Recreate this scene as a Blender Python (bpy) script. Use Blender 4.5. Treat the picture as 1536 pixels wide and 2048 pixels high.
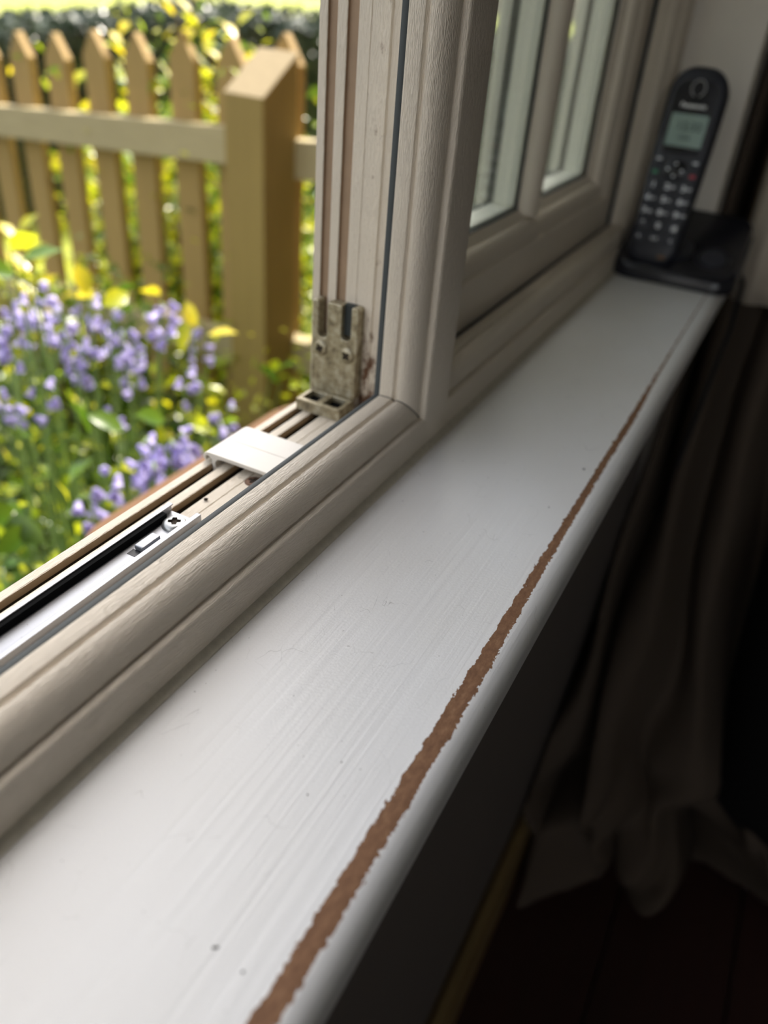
import bpy, bmesh, math, random
from mathutils import Vector, Matrix
R_ = math.radians
random.seed(7)
for o in list(bpy.data.objects): bpy.data.objects.remove(o)
S = bpy.context.scene
COL = S.collection

# ------------------------------------------------------------------ camera
FPX = 1601.0
cam_d = bpy.data.cameras.new('camera'); cam = bpy.data.objects.new('camera', cam_d); COL.objects.link(cam)
AX = Vector((0.4632984, -0.45713374, 0.75919914)); AY = Vector((-0.88315312, -0.30916844, 0.35278242)); AZ = Vector((0.07345167, -0.83393263, -0.54695633))
CAM = Vector((0.0, -0.1498, 0.22))
right = Vector((AX.x, AY.x, AZ.x)); down = Vector((AX.y, AY.y, AZ.y)); fwd = Vector((AX.z, AY.z, AZ.z))
m = Matrix.Identity(4)
for i in range(3):
    m[i][0] = right[i]; m[i][1] = -down[i]; m[i][2] = -fwd[i]; m[i][3] = CAM[i]
cam.matrix_world = m
cam_d.sensor_fit = 'VERTICAL'; cam_d.sensor_height = 36.0; cam_d.lens = FPX / 2048 * 36.0
cam_d.clip_start = 0.01; cam_d.clip_end = 300
cam_d.dof.use_dof = True; cam_d.dof.focus_distance = 0.335; cam_d.dof.aperture_fstop = 5.2
S.camera = cam

# ------------------------------------------------------------------ sky, sun, exposure
w = bpy.data.worlds.new('world'); S.world = w; w.use_nodes = True
nt = w.node_tree; nt.nodes.clear()
sky = nt.nodes.new('ShaderNodeTexSky'); sky.sky_type = 'NISHITA'; sky.sun_disc = False
SUN_EL = R_(50); SUN_AZ = R_(-6)          # azimuth measured from +x towards +y: the sun stands behind the house
sun_dir = Vector((math.cos(SUN_EL) * math.cos(SUN_AZ), math.cos(SUN_EL) * math.sin(SUN_AZ), math.sin(SUN_EL)))
sky.sun_elevation = SUN_EL; sky.sun_rotation = math.pi / 2 - SUN_AZ; sky.dust_density = 5.0; sky.ozone_density = 1.0
bg = nt.nodes.new('ShaderNodeBackground'); bg.inputs[1].default_value = 0.71
wo = nt.nodes.new('ShaderNodeOutputWorld')
hs = nt.nodes.new('ShaderNodeHueSaturation'); hs.inputs['Saturation'].default_value = 0.38; tint = nt.nodes.new('ShaderNodeMix'); tint.data_type = 'RGBA'; tint.blend_type = 'MULTIPLY'; tint.inputs[0].default_value = 1.0; tint.inputs[7].default_value = (1.0, 0.955, 0.885, 1)
nt.links.new(sky.outputs[0], hs.inputs['Color']); nt.links.new(hs.outputs[0], tint.inputs[6]); nt.links.new(tint.outputs[2], bg.inputs[0]); nt.links.new(bg.outputs[0], wo.inputs[0])
sd = bpy.data.lights.new('sun', 'SUN'); sd.energy = 9.0; sd.angle = R_(0.6); sd.color = (1.0, 0.93, 0.80)
so = bpy.data.objects.new('sun', sd); COL.objects.link(so)
so.rotation_euler = sun_dir.to_track_quat('Z', 'Y').to_euler(); so.location = sun_dir * 20
vs = S.view_settings
vs.view_transform = 'Standard'; vs.look = 'None'; vs.gamma = 1.0; vs.use_curve_mapping = False
vs.exposure = 0.0

# ------------------------------------------------------------------ helpers
def obj(name, bm, mat, parent=None, smooth=None, bevel=None):
    me = bpy.data.meshes.new(name)
    if isinstance(bm, bmesh.types.BMesh):
        bmesh.ops.recalc_face_normals(bm, faces=bm.faces)
        bm.to_mesh(me); bm.free()
    else:
        me.from_pydata(bm[0], [], bm[1])
    for mm in (mat if isinstance(mat, (list, tuple)) else [mat]): me.materials.append(mm)
    o = bpy.data.objects.new(name, me); COL.objects.link(o)
    if parent is not None: o.parent = parent
    if smooth is not None: shade(o, smooth)
    if bevel:
        b = o.modifiers.new('bevel', 'BEVEL'); b.width = bevel; b.segments = 2; b.limit_method = 'ANGLE'; b.angle_limit = R_(40)
    return o

def shade(o, ang):
    me = o.data
    for p in me.polygons: p.use_smooth = True
    bm = bmesh.new(); bm.from_mesh(me)
    lim = R_(ang)
    for e in bm.edges:
        if len(e.link_faces) == 2 and e.calc_face_angle(0) > lim: e.smooth = False
    bm.to_mesh(me); bm.free()

def empty(name, loc=(0, 0, 0), rz=0, parent=None):
    o = bpy.data.objects.new(name, None); COL.objects.link(o); o.empty_display_size = 0.02
    o.location = loc; o.rotation_euler = (0, 0, rz)
    if parent is not None: o.parent = parent
    return o

def tag(o, label=None, cat=None, group=None, kind=None):
    if label: o['label'] = label
    if cat: o['category'] = cat
    if group: o['group'] = group
    if kind: o['kind'] = kind
    return o

def box(bm, a, b):
    x0, y0, z0 = a; x1, y1, z1 = b
    v = [bm.verts.new(p) for p in ((x0, y0, z0), (x1, y0, z0), (x1, y1, z0), (x0, y1, z0), (x0, y0, z1), (x1, y0, z1), (x1, y1, z1), (x0, y1, z1))]
    for f in ((0, 3, 2, 1), (4, 5, 6, 7), (0, 1, 5, 4), (1, 2, 6, 5), (2, 3, 7, 6), (3, 0, 4, 7)): bm.faces.new([v[i] for i in f])
    return bm

def prism(pts, a, b, place):
    """closed 2D outline extruded from a to b; place(p, q, t) -> 3D"""
    bm = bmesh.new()
    A = [bm.verts.new(place(p, q, a)) for p, q in pts]; B = [bm.verts.new(place(p, q, b)) for p, q in pts]
    n = len(pts)
    for i in range(n): bm.faces.new((A[i], A[(i + 1) % n], B[(i + 1) % n], B[i]))
    bm.faces.new(A[::-1]); bm.faces.new(B)
    return bm

def tube(bm, pts, r, n=8, cap=True):
    rings = []
    pts = [Vector(p) for p in pts]
    up = None
    for i, p in enumerate(pts):
        d = (pts[min(i + 1, len(pts) - 1)] - pts[max(i - 1, 0)]).normalized()
        if up is None:
            up = Vector((0, 0, 1)) if abs(d.z) < 0.9 else Vector((1, 0, 0))
        sx = d.cross(up).normalized(); up = sx.cross(d).normalized()
        rr = r[i] if isinstance(r, (list, tuple)) else r
        rings.append([bm.verts.new(p + (sx * math.cos(2 * math.pi * k / n) + up * math.sin(2 * math.pi * k / n)) * rr) for k in range(n)])
    for a, b in zip(rings, rings[1:]):
        for k in range(n): bm.faces.new((a[k], a[(k + 1) % n], b[(k + 1) % n], b[k]))
    if cap:
        bm.faces.new(rings[0][::-1]); bm.faces.new(rings[-1])
    return bm

def smoothstep(a, b, x):
    t = max(0.0, min(1.0, (x - a) / (b - a))); return t * t * (3 - 2 * t)

# ------------------------------------------------------------------ materials
class NM:
    def __init__(s, name):
        s.m = bpy.data.materials.new(name); s.m.use_nodes = True; s.t = s.m.node_tree
        s.b = s.t.nodes['Principled BSDF']; s.o = s.t.nodes['Material Output']; s._c = None
    def n(s, k, **kw):
        x = s.t.nodes.new(k)
        for a, v in kw.items(): setattr(x, a, v)
        return x
    def l(s, a, b): s.t.links.new(a, b)
    def coord(s):
        if s._c is None: s._c = s.n('ShaderNodeTexCoord')
        return s._c.outputs['Object']
    def noise(s, scale=(1, 1, 1), detail=3, rough=0.55, dist=0.0):
        mp = s.n('ShaderNodeMapping'); mp.inputs['Scale'].default_value = scale; s.l(s.coord(), mp.inputs[0])
        x = s.n('ShaderNodeTexNoise'); x.inputs['Scale'].default_value = 1; x.inputs['Detail'].default_value = detail
        x.inputs['Roughness'].default_value = rough; x.inputs['Distortion'].default_value = dist
        s.l(mp.outputs[0], x.inputs['Vector']); return x.outputs['Fac']
    def ramp(s, fac, stops, interp='LINEAR'):
        r = s.n('ShaderNodeValToRGB'); r.color_ramp.interpolation = interp
        e = r.color_ramp.elements
        while len(e) < len(stops): e.new(0.5)
        for i, (p, c) in enumerate(stops):
            e[i].position = p; e[i].color = (*c, 1) if len(c) == 3 else c
        s.l(fac, r.inputs[0]); return r.outputs[0]
    def math(s, op, a, b=None, clamp=False):
        x = s.n('ShaderNodeMath', operation=op); x.use_clamp = clamp
        for i, v in enumerate((a, b)):
            if v is None: continue
            if isinstance(v, (int, float)): x.inputs[i].default_value = v
            else: s.l(v, x.inputs[i])
        return x.outputs[0]
    def mix(s, fac, a, b):
        x = s.n('ShaderNodeMix', data_type='RGBA')
        for i, v in ((0, fac), (6, a), (7, b)):
            if isinstance(v, (int, float)): x.inputs[i].default_value = v
            elif isinstance(v, tuple): x.inputs[i].default_value = (*v, 1)
            else: s.l(v, x.inputs[i])
        return x.outputs[2]
    def bump(s, h, strength=0.3, dist=0.001, prev=None):
        x = s.n('ShaderNodeBump'); x.inputs['Strength'].default_value = strength; x.inputs['Distance'].default_value = dist
        s.l(h, x.inputs['Height'])
        if prev is not None: s.l(prev, x.inputs['Normal'])
        return x.outputs[0]
    def set(s, base=None, rough=None, metal=None, normal=None, spec=None):
        for k, v in (('Base Color', base), ('Roughness', rough), ('Metallic', metal), ('Normal', normal), ('Specular IOR Level', spec)):
            if v is None: continue
            if isinstance(v, (int, float)): s.b.inputs[k].default_value = v
            elif isinstance(v, tuple): s.b.inputs[k].default_value = (*v, 1)
            else: s.l(v, s.b.inputs[k])
        return s.m

def plain(name, c, rough=0.5, metal=0.0, var=0.12, scale=40, spec=0.5, bump=0.0):
    k = NM(name); nz = k.noise((scale,) * 3)
    c2 = tuple(x * (1 - var) for x in c)
    k.set(base=k.mix(nz, c, c2), rough=rough, metal=metal, spec=spec)
    if bump: k.set(normal=k.bump(nz, bump, 0.001))
    return k.m

def upvc(name, along, c=(0.71, 0.63, 0.52), grain=0.8, stain=False):
    k = NM(name)
    sc = {'x': (230, 2600, 2600), 'z': (2600, 2600, 230)}[along]
    g = k.noise(sc, 1, 0.5, 0.15)
    big = k.noise((14, 14, 14), 3)
    edge = k.noise({'x': (45, 900, 900), 'z': (900, 900, 45)}[along], 2)
    hh = k.math('ADD', k.ramp(g, [(0.40, (0, 0, 0)), (0.62, (1, 1, 1))]), k.math('MULTIPLY', edge, 0.25))
    col = k.mix(big, c, tuple(x * 0.90 for x in c))
    if stain:
        sp_ = k.n('ShaderNodeSeparateXYZ'); k.l(k.coord(), sp_.inputs[0])
        inb = k.math('MULTIPLY', k.math('GREATER_THAN', sp_.outputs[1], 0.034), k.math('LESS_THAN', sp_.outputs[1], 0.052))
        zr = k.n('ShaderNodeMapRange'); zr.inputs['From Min'].default_value = 0.075; zr.inputs['From Max'].default_value = 0.012; k.l(sp_.outputs[2], zr.inputs[0])
        st = k.ramp(k.math('ADD', k.math('MULTIPLY', zr.outputs[0], 0.32), k.noise((160, 160, 90), 4, 0.7)), [(0.62, (0, 0, 0)), (0.80, (1, 1, 1))])
        col = k.mix(k.math('MULTIPLY', st, inb), col, (0.13, 0.06, 0.03))
    k.set(base=col, rough=0.42, normal=k.bump(hh, grain, 0.00026), spec=0.4)
    return k.m
M = {}
M['upvc_x'] = upvc('cream_upvc_grain_along_x', 'x'); M['upvc_z'] = upvc('cream_upvc_grain_along_z', 'z', stain=True)
M['sash_x'] = upvc('cream_upvc_sash_x', 'x', grain=0.12); M['sash_z'] = upvc('cream_upvc_sash_z', 'z', grain=0.12)
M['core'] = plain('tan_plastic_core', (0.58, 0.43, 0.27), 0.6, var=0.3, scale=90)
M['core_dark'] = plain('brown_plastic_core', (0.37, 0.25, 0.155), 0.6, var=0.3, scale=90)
M['gasket'] = plain('grey_rubber_gasket', (0.050, 0.058, 0.060), 0.7, scale=300)
M['blackgasket'] = plain('dark_rubber', (0.02, 0.028, 0.03), 0.5, scale=300)
M['outer_lit'] = plain('sky_lit_upvc', (0.88, 0.85, 0.74), 0.4, var=0.04)  # outer faces coloured whiter to stand for sky light on them
M['spacer'] = plain('pale_spacer_bar', (0.93, 0.93, 0.82), 0.45, var=0.05)
M['clip'] = plain('white_plastic_clip', (0.66, 0.62, 0.56), 0.38, var=0.06, scale=120)
M['black_plastic'] = plain('black_plastic', (0.006, 0.007, 0.010), 0.35, scale=200)
M['black_shade'] = plain('black_shade_matt', (0.004, 0.0045, 0.005), 0.9, spec=0.08)
M['rust'] = plain('rusty_screw', (0.16, 0.085, 0.05), 0.6, 0.4, var=0.5, scale=700)
M['dirt'] = plain('dark_brown_dirt_and_recess', (0.045, 0.032, 0.02), 0.9, var=0.5, scale=900, bump=0.5)

def alu():
    k = NM('brushed_aluminium'); g = k.noise((40, 2500, 2500), 2)
    sp = k.noise((900, 900, 900), 2)
    k.set(base=k.mix(k.ramp(sp, [(0.70, (0, 0, 0)), (0.74, (1, 1, 1))]), (0.37, 0.38, 0.41), (0.2, 0.18, 0.16)), metal=0.8,
          rough=0.38, normal=k.bump(g, 0.12, 0.0003)); return k.m
M['alu'] = alu()
def zinc():
    k = NM('tarnished_zinc'); a = k.noise((170, 170, 170), 5, 0.65); b = k.noise((500, 500, 500), 3)
    col = k.ramp(a, [(0.30, (0.13, 0.10, 0.06)), (0.48, (0.40, 0.34, 0.21)), (0.66, (0.62, 0.57, 0.43))])
    k.set(base=k.mix(k.math('MULTIPLY', b, 0.5), col, (0.14, 0.13, 0.11)), metal=0.55, rough=0.48, normal=k.bump(b, 0.25, 0.0004)); return k.m
M['zinc'] = zinc()
M['steel'] = plain('plated_steel', (0.55, 0.56, 0.55), 0.33, 0.8, var=0.35, scale=400)

def glass():
    k = NM('window_glass'); t = k.t
    tr = k.n('ShaderNodeBsdfTransparent'); tr.inputs[0].default_value = (0.985, 0.997, 0.98, 1)
    gl = k.n('ShaderNodeBsdfGlossy'); gl.inputs['Roughness'].default_value = 0.02
    fr = k.n('ShaderNodeFresnel'); fr.inputs[0].default_value = 1.45
    mx = k.n('ShaderNodeMixShader'); k.l(k.math('MULTIPLY', fr.outputs[0], 0.45), mx.inputs[0]); k.l(tr.outputs[0], mx.inputs[1]); k.l(gl.outputs[0], mx.inputs[2])
    k.l(mx.outputs[0], k.o.inputs['Surface']); return k.m
M['glass'] = glass()

def sill_mat():
    k = NM('white_gloss_paint_worn_edge')
    sep = k.n('ShaderNodeSeparateXYZ'); k.l(k.coord(), sep.inputs[0])
    X, Y = sep.outputs[0], sep.outputs[1]
    # bare wood band along the front arris: inner edge almost straight, outer edge ragged and narrowing
    n1 = k.noise((110, 260, 260), 4, 0.65); n2 = k.noise((520, 900, 900), 3, 0.6); n3 = k.noise((14, 14, 14), 2)
    jag = k.math('ADD', k.math('MULTIPLY', k.math('SUBTRACT', n1, 0.5), 0.0046), k.math('MULTIPLY', k.math('SUBTRACT', n2, 0.5), 0.0020))
    jag2 = k.math('ADD', k.math('MULTIPLY', k.math('SUBTRACT', n1, 0.5), -0.0026), k.math('MULTIPLY', k.math('SUBTRACT', n2, 0.5), 0.0036))
    wid = k.n('ShaderNodeFloatCurve')
    c = wid.mapping.curves[0]
    pts = [(0.0, 0.62), (0.08, 0.66), (0.20, 0.66), (0.31, 0.47), (0.42, 0.40), (0.49, 0.42), (0.56, 0.24), (0.66, 0.13), (1.0, 0.13)]
    c.points[0].location = pts[0]; c.points[1].location = pts[-1]
    for p in pts[1:-1]: c.points.new(*p)
    wid.mapping.update(); k.l(X, wid.inputs['Value'])
    width = k.math('MULTIPLY', wid.outputs[0], 0.0100)
    inner = k.math('ADD', jag, -0.0882)
    lower = k.math('SUBTRACT', k.math('ADD', jag2, -0.0882), width)
    a = k.math('LESS_THAN', Y, inner); b = k.math('GREATER_THAN', Y, lower)
    mask = k.math('MULTIPLY', a, b)
    wg = k.noise((190, 420, 420), 5, 0.7); wf = k.noise((1100, 1100, 1100), 2)
    wood = k.mix(k.math('MULTIPLY', wf, 0.5), k.ramp(wg, [(0.25, (0.11, 0.050, 0.022)), (0.55, (0.235, 0.12, 0.058)), (0.8, (0.36, 0.21, 0.11))]), (0.17, 0.08, 0.045))
    # paint: brush strokes, hair scratches, faint discolouration
    br = k.noise((7, 330, 200), 4, 0.55); tone = k.noise((5, 9, 9), 3)
    paint = k.mix(k.ramp(tone, [(0.35, (0, 0, 0)), (0.75, (1, 1, 1))]), (0.83, 0.83, 0.83), (0.76, 0.745, 0.72))
    mp = k.n('ShaderNodeMapping'); mp.inputs['Scale'].default_value = (40, 75, 75); mp.inputs['Rotation'].default_value = (0, 0, 0.5); k.l(k.coord(), mp.inputs[0])
    wn = k.n('ShaderNodeTexNoise'); wn.inputs['Scale'].default_value = 0.9; k.l(mp.outputs[0], wn.inputs['Vector'])
    va = k.n('ShaderNodeVectorMath', operation='ADD'); k.l(mp.outputs[0], va.inputs[0]); k.l(wn.outputs['Color'], va.inputs[1])
    vo = k.n('ShaderNodeTexVoronoi', feature='DISTANCE_TO_EDGE'); vo.inputs['Scale'].default_value = 1.1; k.l(va.outputs[0], vo.inputs['Vector'])
    line = k.math('LESS_THAN', vo.outputs['Distance'], 0.0032)
    gate = k.ramp(k.noise((45, 60, 60), 2), [(0.56, (0, 0, 0)), (0.62, (1, 1, 1))])
    hair = k.math('MULTIPLY', line, gate)
    spk = k.ramp(k.noise((420, 420, 420), 1), [(0.76, (0, 0, 0)), (0.79, (1, 1, 1))])
    paint = k.mix(k.math('MULTIPLY', hair, 0.45), paint, (0.25, 0.24, 0.22))
    paint = k.mix(k.math('MULTIPLY', spk, 0.5), paint, (0.3, 0.29, 0.27))
    # grime gathered along the frame joint
    gy = k.n('ShaderNodeMapRange'); gy.inputs['From Min'].default_value = -0.006; gy.inputs['From Max'].default_value = 0.0015; k.l(Y, gy.inputs[0])
    grime = k.math('MULTIPLY', gy.outputs[0], k.math('ADD', k.noise((90, 90, 90), 4, 0.7), 0.15), True)
    paint = k.mix(k.math('MULTIPLY', grime, 0.45), paint, (0.27, 0.24, 0.17))
    k.set(base=k.mix(mask, paint, wood), rough=k.math('ADD', k.math('MULTIPLY', mask, 0.45), 0.36), spec=0.45)
    pore = k.noise((800, 800, 800), 2)
    h = k.math('ADD', k.math('MULTIPLY', k.math('SUBTRACT', 1.0, mask), 1.0), k.math('MULTIPLY', wf, 0.25))
    nb = k.bump(br, 0.55, 0.0006); nb = k.bump(pore, 0.16, 0.0004, nb); nb = k.bump(h, 0.5, 0.0003, nb)
    k.set(normal=nb)
    return k.m
M['sill'] = sill_mat()

def fence_wood(name, along, c1, c2):
    k = NM(name)
    sc = {'z': (90, 90, 5), 'y': (90, 5, 90)}[along]
    g = k.noise(sc, 4, 0.6, 0.8); b = k.noise((9, 9, 9), 2)
    kn = k.ramp(k.noise((11, 11, 7), 1), [(0.70, (0, 0, 0)), (0.78, (1, 1, 1))])
    col = k.mix(g, c1, c2); col = k.mix(k.math('MULTIPLY', b, 0.45), col, tuple(x * 0.6 for x in c1)); col = k.mix(k.math('MULTIPLY', kn, 0.6), col, (0.13, 0.06, 0.025))
    k.set(base=col, rough=0.75, normal=k.bump(g, 0.3, 0.002)); return k.m
M['picket'] = fence_wood('treated_pine_picket', 'z', (0.43, 0.285, 0.095), (0.30, 0.20, 0.065))
M['post'] = fence_wood('treated_pine_post', 'z', (0.37, 0.26, 0.075), (0.22, 0.15, 0.042))
M['rail'] = fence_wood('weathered_pine_rail', 'y', (0.50, 0.42, 0.24), (0.37, 0.30, 0.165))
M['endgrain'] = plain('pine_end_grain', (0.42, 0.33, 0.19), 0.8, var=0.3, scale=90)

def leaf_mat(name, c1, c2, trans, scale=30, spec=0.6):
    k = NM(name); nz = k.noise((scale,) * 3, 2)
    col = k.mix(k.ramp(nz, [(0.35, (0, 0, 0)), (0.65, (1, 1, 1))]), c1, c2)
    k.set(base=col, rough=0.28, spec=spec)
    tl = k.n('ShaderNodeBsdfTranslucent'); k.l(col, tl.inputs[0])
    mx = k.n('ShaderNodeMixShader'); mx.inputs[0].default_value = trans
    k.l(k.b.outputs[0], mx.inputs[1]); k.l(tl.outputs[0], mx.inputs[2]); k.l(mx.outputs[0], k.o.inputs['Surface']); return k.m
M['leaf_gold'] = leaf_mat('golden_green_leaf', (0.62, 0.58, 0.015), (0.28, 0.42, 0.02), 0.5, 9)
M['leaf_yellow'] = leaf_mat('yellow_leaf', (0.75, 0.60, 0.02), (0.50, 0.50, 0.03), 0.45, 20)
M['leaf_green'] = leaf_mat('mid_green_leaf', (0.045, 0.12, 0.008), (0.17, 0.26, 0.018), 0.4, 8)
M['leaf_strap'] = leaf_mat('strap_leaf', (0.035, 0.10, 0.010), (0.14, 0.24, 0.025), 0.35, 12)
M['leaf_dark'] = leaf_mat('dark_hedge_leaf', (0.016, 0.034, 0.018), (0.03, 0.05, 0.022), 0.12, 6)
M['bell'] = leaf_mat('bluebell_petal', (0.36, 0.31, 0.70), (0.50, 0.44, 0.80), 0.35, 40)
M['stem'] = plain('green_stem', (0.22, 0.33, 0.10), 0.6)
M['twig'] = plain('brown_twig', (0.17, 0.10, 0.055), 0.8)
def lawn_mat():
    k = NM('sunlit_lawn'); a = k.noise((5, 5, 5), 5, 0.7); b = k.noise((0.5, 0.5, 0.5), 3)
    col = k.mix(a, (0.15, 0.21, 0.010), (0.26, 0.30, 0.022)); col = k.mix(k.math('MULTIPLY', b, 0.6), col, (0.32, 0.31, 0.06))
    k.set(base=col, rough=0.9, normal=k.bump(a, 0.8, 0.05)); return k.m
M['lawn'] = lawn_mat()
M['soil'] = plain('dark_garden_soil', (0.045, 0.042, 0.022), 0.95, var=0.6, scale=25, bump=0.8)
M['terracotta'] = plain('terracotta', (0.27, 0.14, 0.065), 0.8, var=0.25, scale=30)

M['plaster'] = plain('warm_white_plaster', (0.80, 0.745, 0.66), 0.85, var=0.06, scale=18, bump=0.1)
M['wall_paint'] = plain('brown_grey_wall_paint', (0.15, 0.128, 0.115), 0.8, var=0.08, scale=9)
M['room_dark'] = plain('dim_room_paint', (0.66, 0.60, 0.52), 0.9, scale=3)
M['skirting'] = plain('varnished_pine_skirting', (0.26, 0.18, 0.075), 0.45, var=0.25, scale=20)
def floor_mat():
    k = NM('dark_red_floorboards'); g = k.noise((3, 60, 60), 4)
    k.set(base=k.mix(g, (0.050, 0.018, 0.013), (0.028, 0.012, 0.010)), rough=0.5); return k.m
M['floor'] = floor_mat()
def cloth(name, c):
    k = NM(name); wv = k.noise((700, 700, 700), 2)
    k.set(base=k.mix(wv, c, tuple(x * 0.8 for x in c)), rough=0.95, normal=k.bump(wv, 0.3, 0.0006), spec=0.15); return k.m
M['curtain'] = cloth('taupe_curtain_cloth', (0.095, 0.072, 0.054))
M['black_cloth'] = cloth('black_fabric', (0.010, 0.009, 0.009))
M['brick'] = plain('house_brick', (0.17, 0.085, 0.055), 0.9, var=0.3, scale=15)
M['phone'] = plain('dark_phone_plastic', (0.020, 0.022, 0.032), 0.42, var=0.2, scale=300)
M['phone_gloss'] = plain('gloss_black_plastic', (0.012, 0.013, 0.019), 0.22, var=0.2, scale=200)
M['key'] = plain('charcoal_key', (0.035, 0.037, 0.05), 0.45, scale=200)
M['print'] = plain('pale_print', (0.75, 0.76, 0.80), 0.5, var=0.02)
M['silver'] = plain('silver_print', (0.80, 0.80, 0.80), 0.4, var=0.02)
M['ringgrey'] = plain('grey_ring', (0.40, 0.40, 0.41), 0.5)
def lcd():
    k = NM('reflective_grey_green_lcd'); k.set(base=k.mix(k.noise((90, 90, 90)), (0.30, 0.40, 0.36), (0.25, 0.34, 0.31)), rough=0.25); return k.m
M['lcd'] = lcd()
M['lcd_ink'] = plain('lcd_segment', (0.05, 0.075, 0.07), 0.4, var=0.05)
M['red_key'] = plain('red_key_print', (0.45, 0.03, 0.05), 0.45)
M['green_key'] = plain('green_key_print', (0.05, 0.28, 0.14), 0.45)

# ------------------------------------------------------------------ setting: window frame
# frame section as (depth y, height h): h is z for the bottom rail, and runs towards the opening for the uprights
INNER = [(0.004, 0.0172), (0.0042, 0.0182), (0.0048, 0.0191), (0.0058, 0.0196), (0.0078, 0.0196), (0.0084, 0.0200)]
ov = []
for i in range(13):
    a = math.pi / 2 * i / 12
    ov.append((0.0164 - 0.0086 * math.cos(a), 0.0206 + 0.0126 * math.sin(a)))
INNER += ov + [(0.0168, 0.0326), (0.0173, 0.0317), (0.0180, 0.0315), (0.0187, 0.0322), (0.0192, 0.0334), (0.0198, 0.0337), (0.0264, 0.0337), (0.0270, 0.0332)]
OUTER = [(0.0272, 0.0270), (0.0300, 0.0260), (0.0300, 0.0100), (0.0455, 0.0100), (0.0463, 0.0112), (0.0488, 0.0112), (0.0494, 0.0100),
         (0.0566, 0.0100), (0.0568, 0.0096), (0.0571, 0.0096), (0.0573, 0.0100),
         (0.0636, 0.0100), (0.0640, 0.0096), (0.0640, 0.0062), (0.0640, -0.002), (0.0700, -0.002), (0.0700, 0.0062), (0.0700, 0.0097), (0.0704, 0.0100), (0.0751, 0.0100), (0.0755, 0.0097), (0.0755, 0.0062), (0.0755, -0.002),
         (0.0808, -0.002), (0.0808, 0.0062), (0.0808, 0.0097), (0.0812, 0.0100), (0.0852, 0.0100), (0.0856, 0.0096)]
XM0, XM1 = 0.3745, 0.4075          # flat face of the mullion
XJ = 0.8820; XREV = 0.924          # far jamb, reveal plane
XL = -1.40                         # near jamb (out of view)
HEAD = 1.25
win = empty('window_1', (0, 0, 0))
tag(win, 'cream woodgrain plastic window frame with open near casement above the white sill', 'window', kind='structure')
rail_pts = [(0.004, -0.020)] + INNER + OUTER + [(0.0856, -0.020)]
obj('bottom_rail', prism(rail_pts, XL - 0.03, XREV - 0.002, lambda p, q, t: (t, p, q)), M['upvc_x'], win, 28)
half = INNER + OUTER
mul = [(p - 6e-5, XM0 - (q - 0.0195)) for p, q in half] + [(p - 6e-5, XM1 + (q - 0.0195)) for p, q in half[::-1]]
obj('mullion', prism(mul, 0.0022, HEAD + 0.02, lambda p, q, t: (q, p, t)), M['upvc_z'], win, 28)
jam = [(0.004 - 6e-5, XREV - 0.002)] + [(p - 6e-5, XJ - (q - 0.0195)) for p, q in half] + [(0.0856, XREV - 0.002)]
obj('jamb', prism(jam, 0.0022, HEAD + 0.02, lambda p, q, t: (q, p, t)), M['upvc_z'], win, 28)
jam2 = [(0.004, XL - 0.028)] + [(p, XL + (q - 0.0195)) for p, q in half] + [(0.0856, XL - 0.028)]
obj('jamb', prism(jam2, -0.019, HEAD + 0.02, lambda p, q, t: (q, p, t)), M['upvc_z'], win, 28)
hd = [(0.004, HEAD + 0.03)] + [(p, HEAD - (q - 0.0195)) for p, q in half] + [(0.0856, HEAD + 0.03)]
obj('head_rail', prism(hd, XL - 0.03, XREV - 0.002, lambda p, q, t: (t, p, q)), M['upvc_x'], win, 28)
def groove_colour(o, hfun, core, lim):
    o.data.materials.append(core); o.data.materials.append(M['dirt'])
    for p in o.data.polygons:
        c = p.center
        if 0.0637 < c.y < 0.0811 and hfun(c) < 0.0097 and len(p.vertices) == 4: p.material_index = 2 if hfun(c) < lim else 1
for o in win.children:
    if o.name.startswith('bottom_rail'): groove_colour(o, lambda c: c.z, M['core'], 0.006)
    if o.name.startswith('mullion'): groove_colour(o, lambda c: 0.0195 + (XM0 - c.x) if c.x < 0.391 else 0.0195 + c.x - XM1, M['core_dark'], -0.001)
# gaskets: a soft lip standing just behind the inner edge
G = [(0.0268, 0.0255), (0.0270, 0.0322), (0.0276, 0.0328), (0.0292, 0.0330), (0.0306, 0.0324), (0.0312, 0.0306), (0.0306, 0.0286), (0.0298, 0.0255)]
def gasket(fn, a, b): 
    o = obj('gasket', prism(G, a, b, fn), M['gasket'], win, 40); tag(o, 'grey rubber seal'); return o
gasket(lambda p, q, t: (t, p, q), XL + 0.014, XM0 - 0.0105)
gasket(lambda p, q, t: (XM0 - (q - 0.0195), p, t), 0.0285, HEAD - 0.01)
gasket(lambda p, q, t: (t, p, q), XM1 + 0.0105, XJ - 0.0105)
gasket(lambda p, q, t: (XJ - (q - 0.0195), p, t), 0.0285, HEAD - 0.01)
# dirty welded joint where rail and mullion meet
bm = bmesh.new()
tube(bm, [(XM0 - (q - 0.0195) - 0.0001, p - 0.0001, q + 0.0001) for p, q in INNER[4:-1]], [0.00055] * 3 + [0.0003] * (len(INNER) - 8), 5)
o = obj('joint_grime', bm, M['dirt'], win); tag(o, 'thin dark line of grime in the mitre')
# sealant bead on the sill
sp = [(0.0042, -0.001), (0.0042, 0.0026), (0.0030, 0.0019), (0.0016, 0.0010), (0.0004, 0.0006), (-0.0002, -0.001)]
M['seal'] = plain('grubby_sealant', (0.66, 0.61, 0.50), 0.7, var=0.35, scale=260, bump=0.4)
o = obj('sealant_bead', prism(sp, XL, XREV - 0.003, lambda p, q, t: (t, p, q)), M['seal'], win, 40); tag(o, 'grubby sealant line along the sill')

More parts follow.
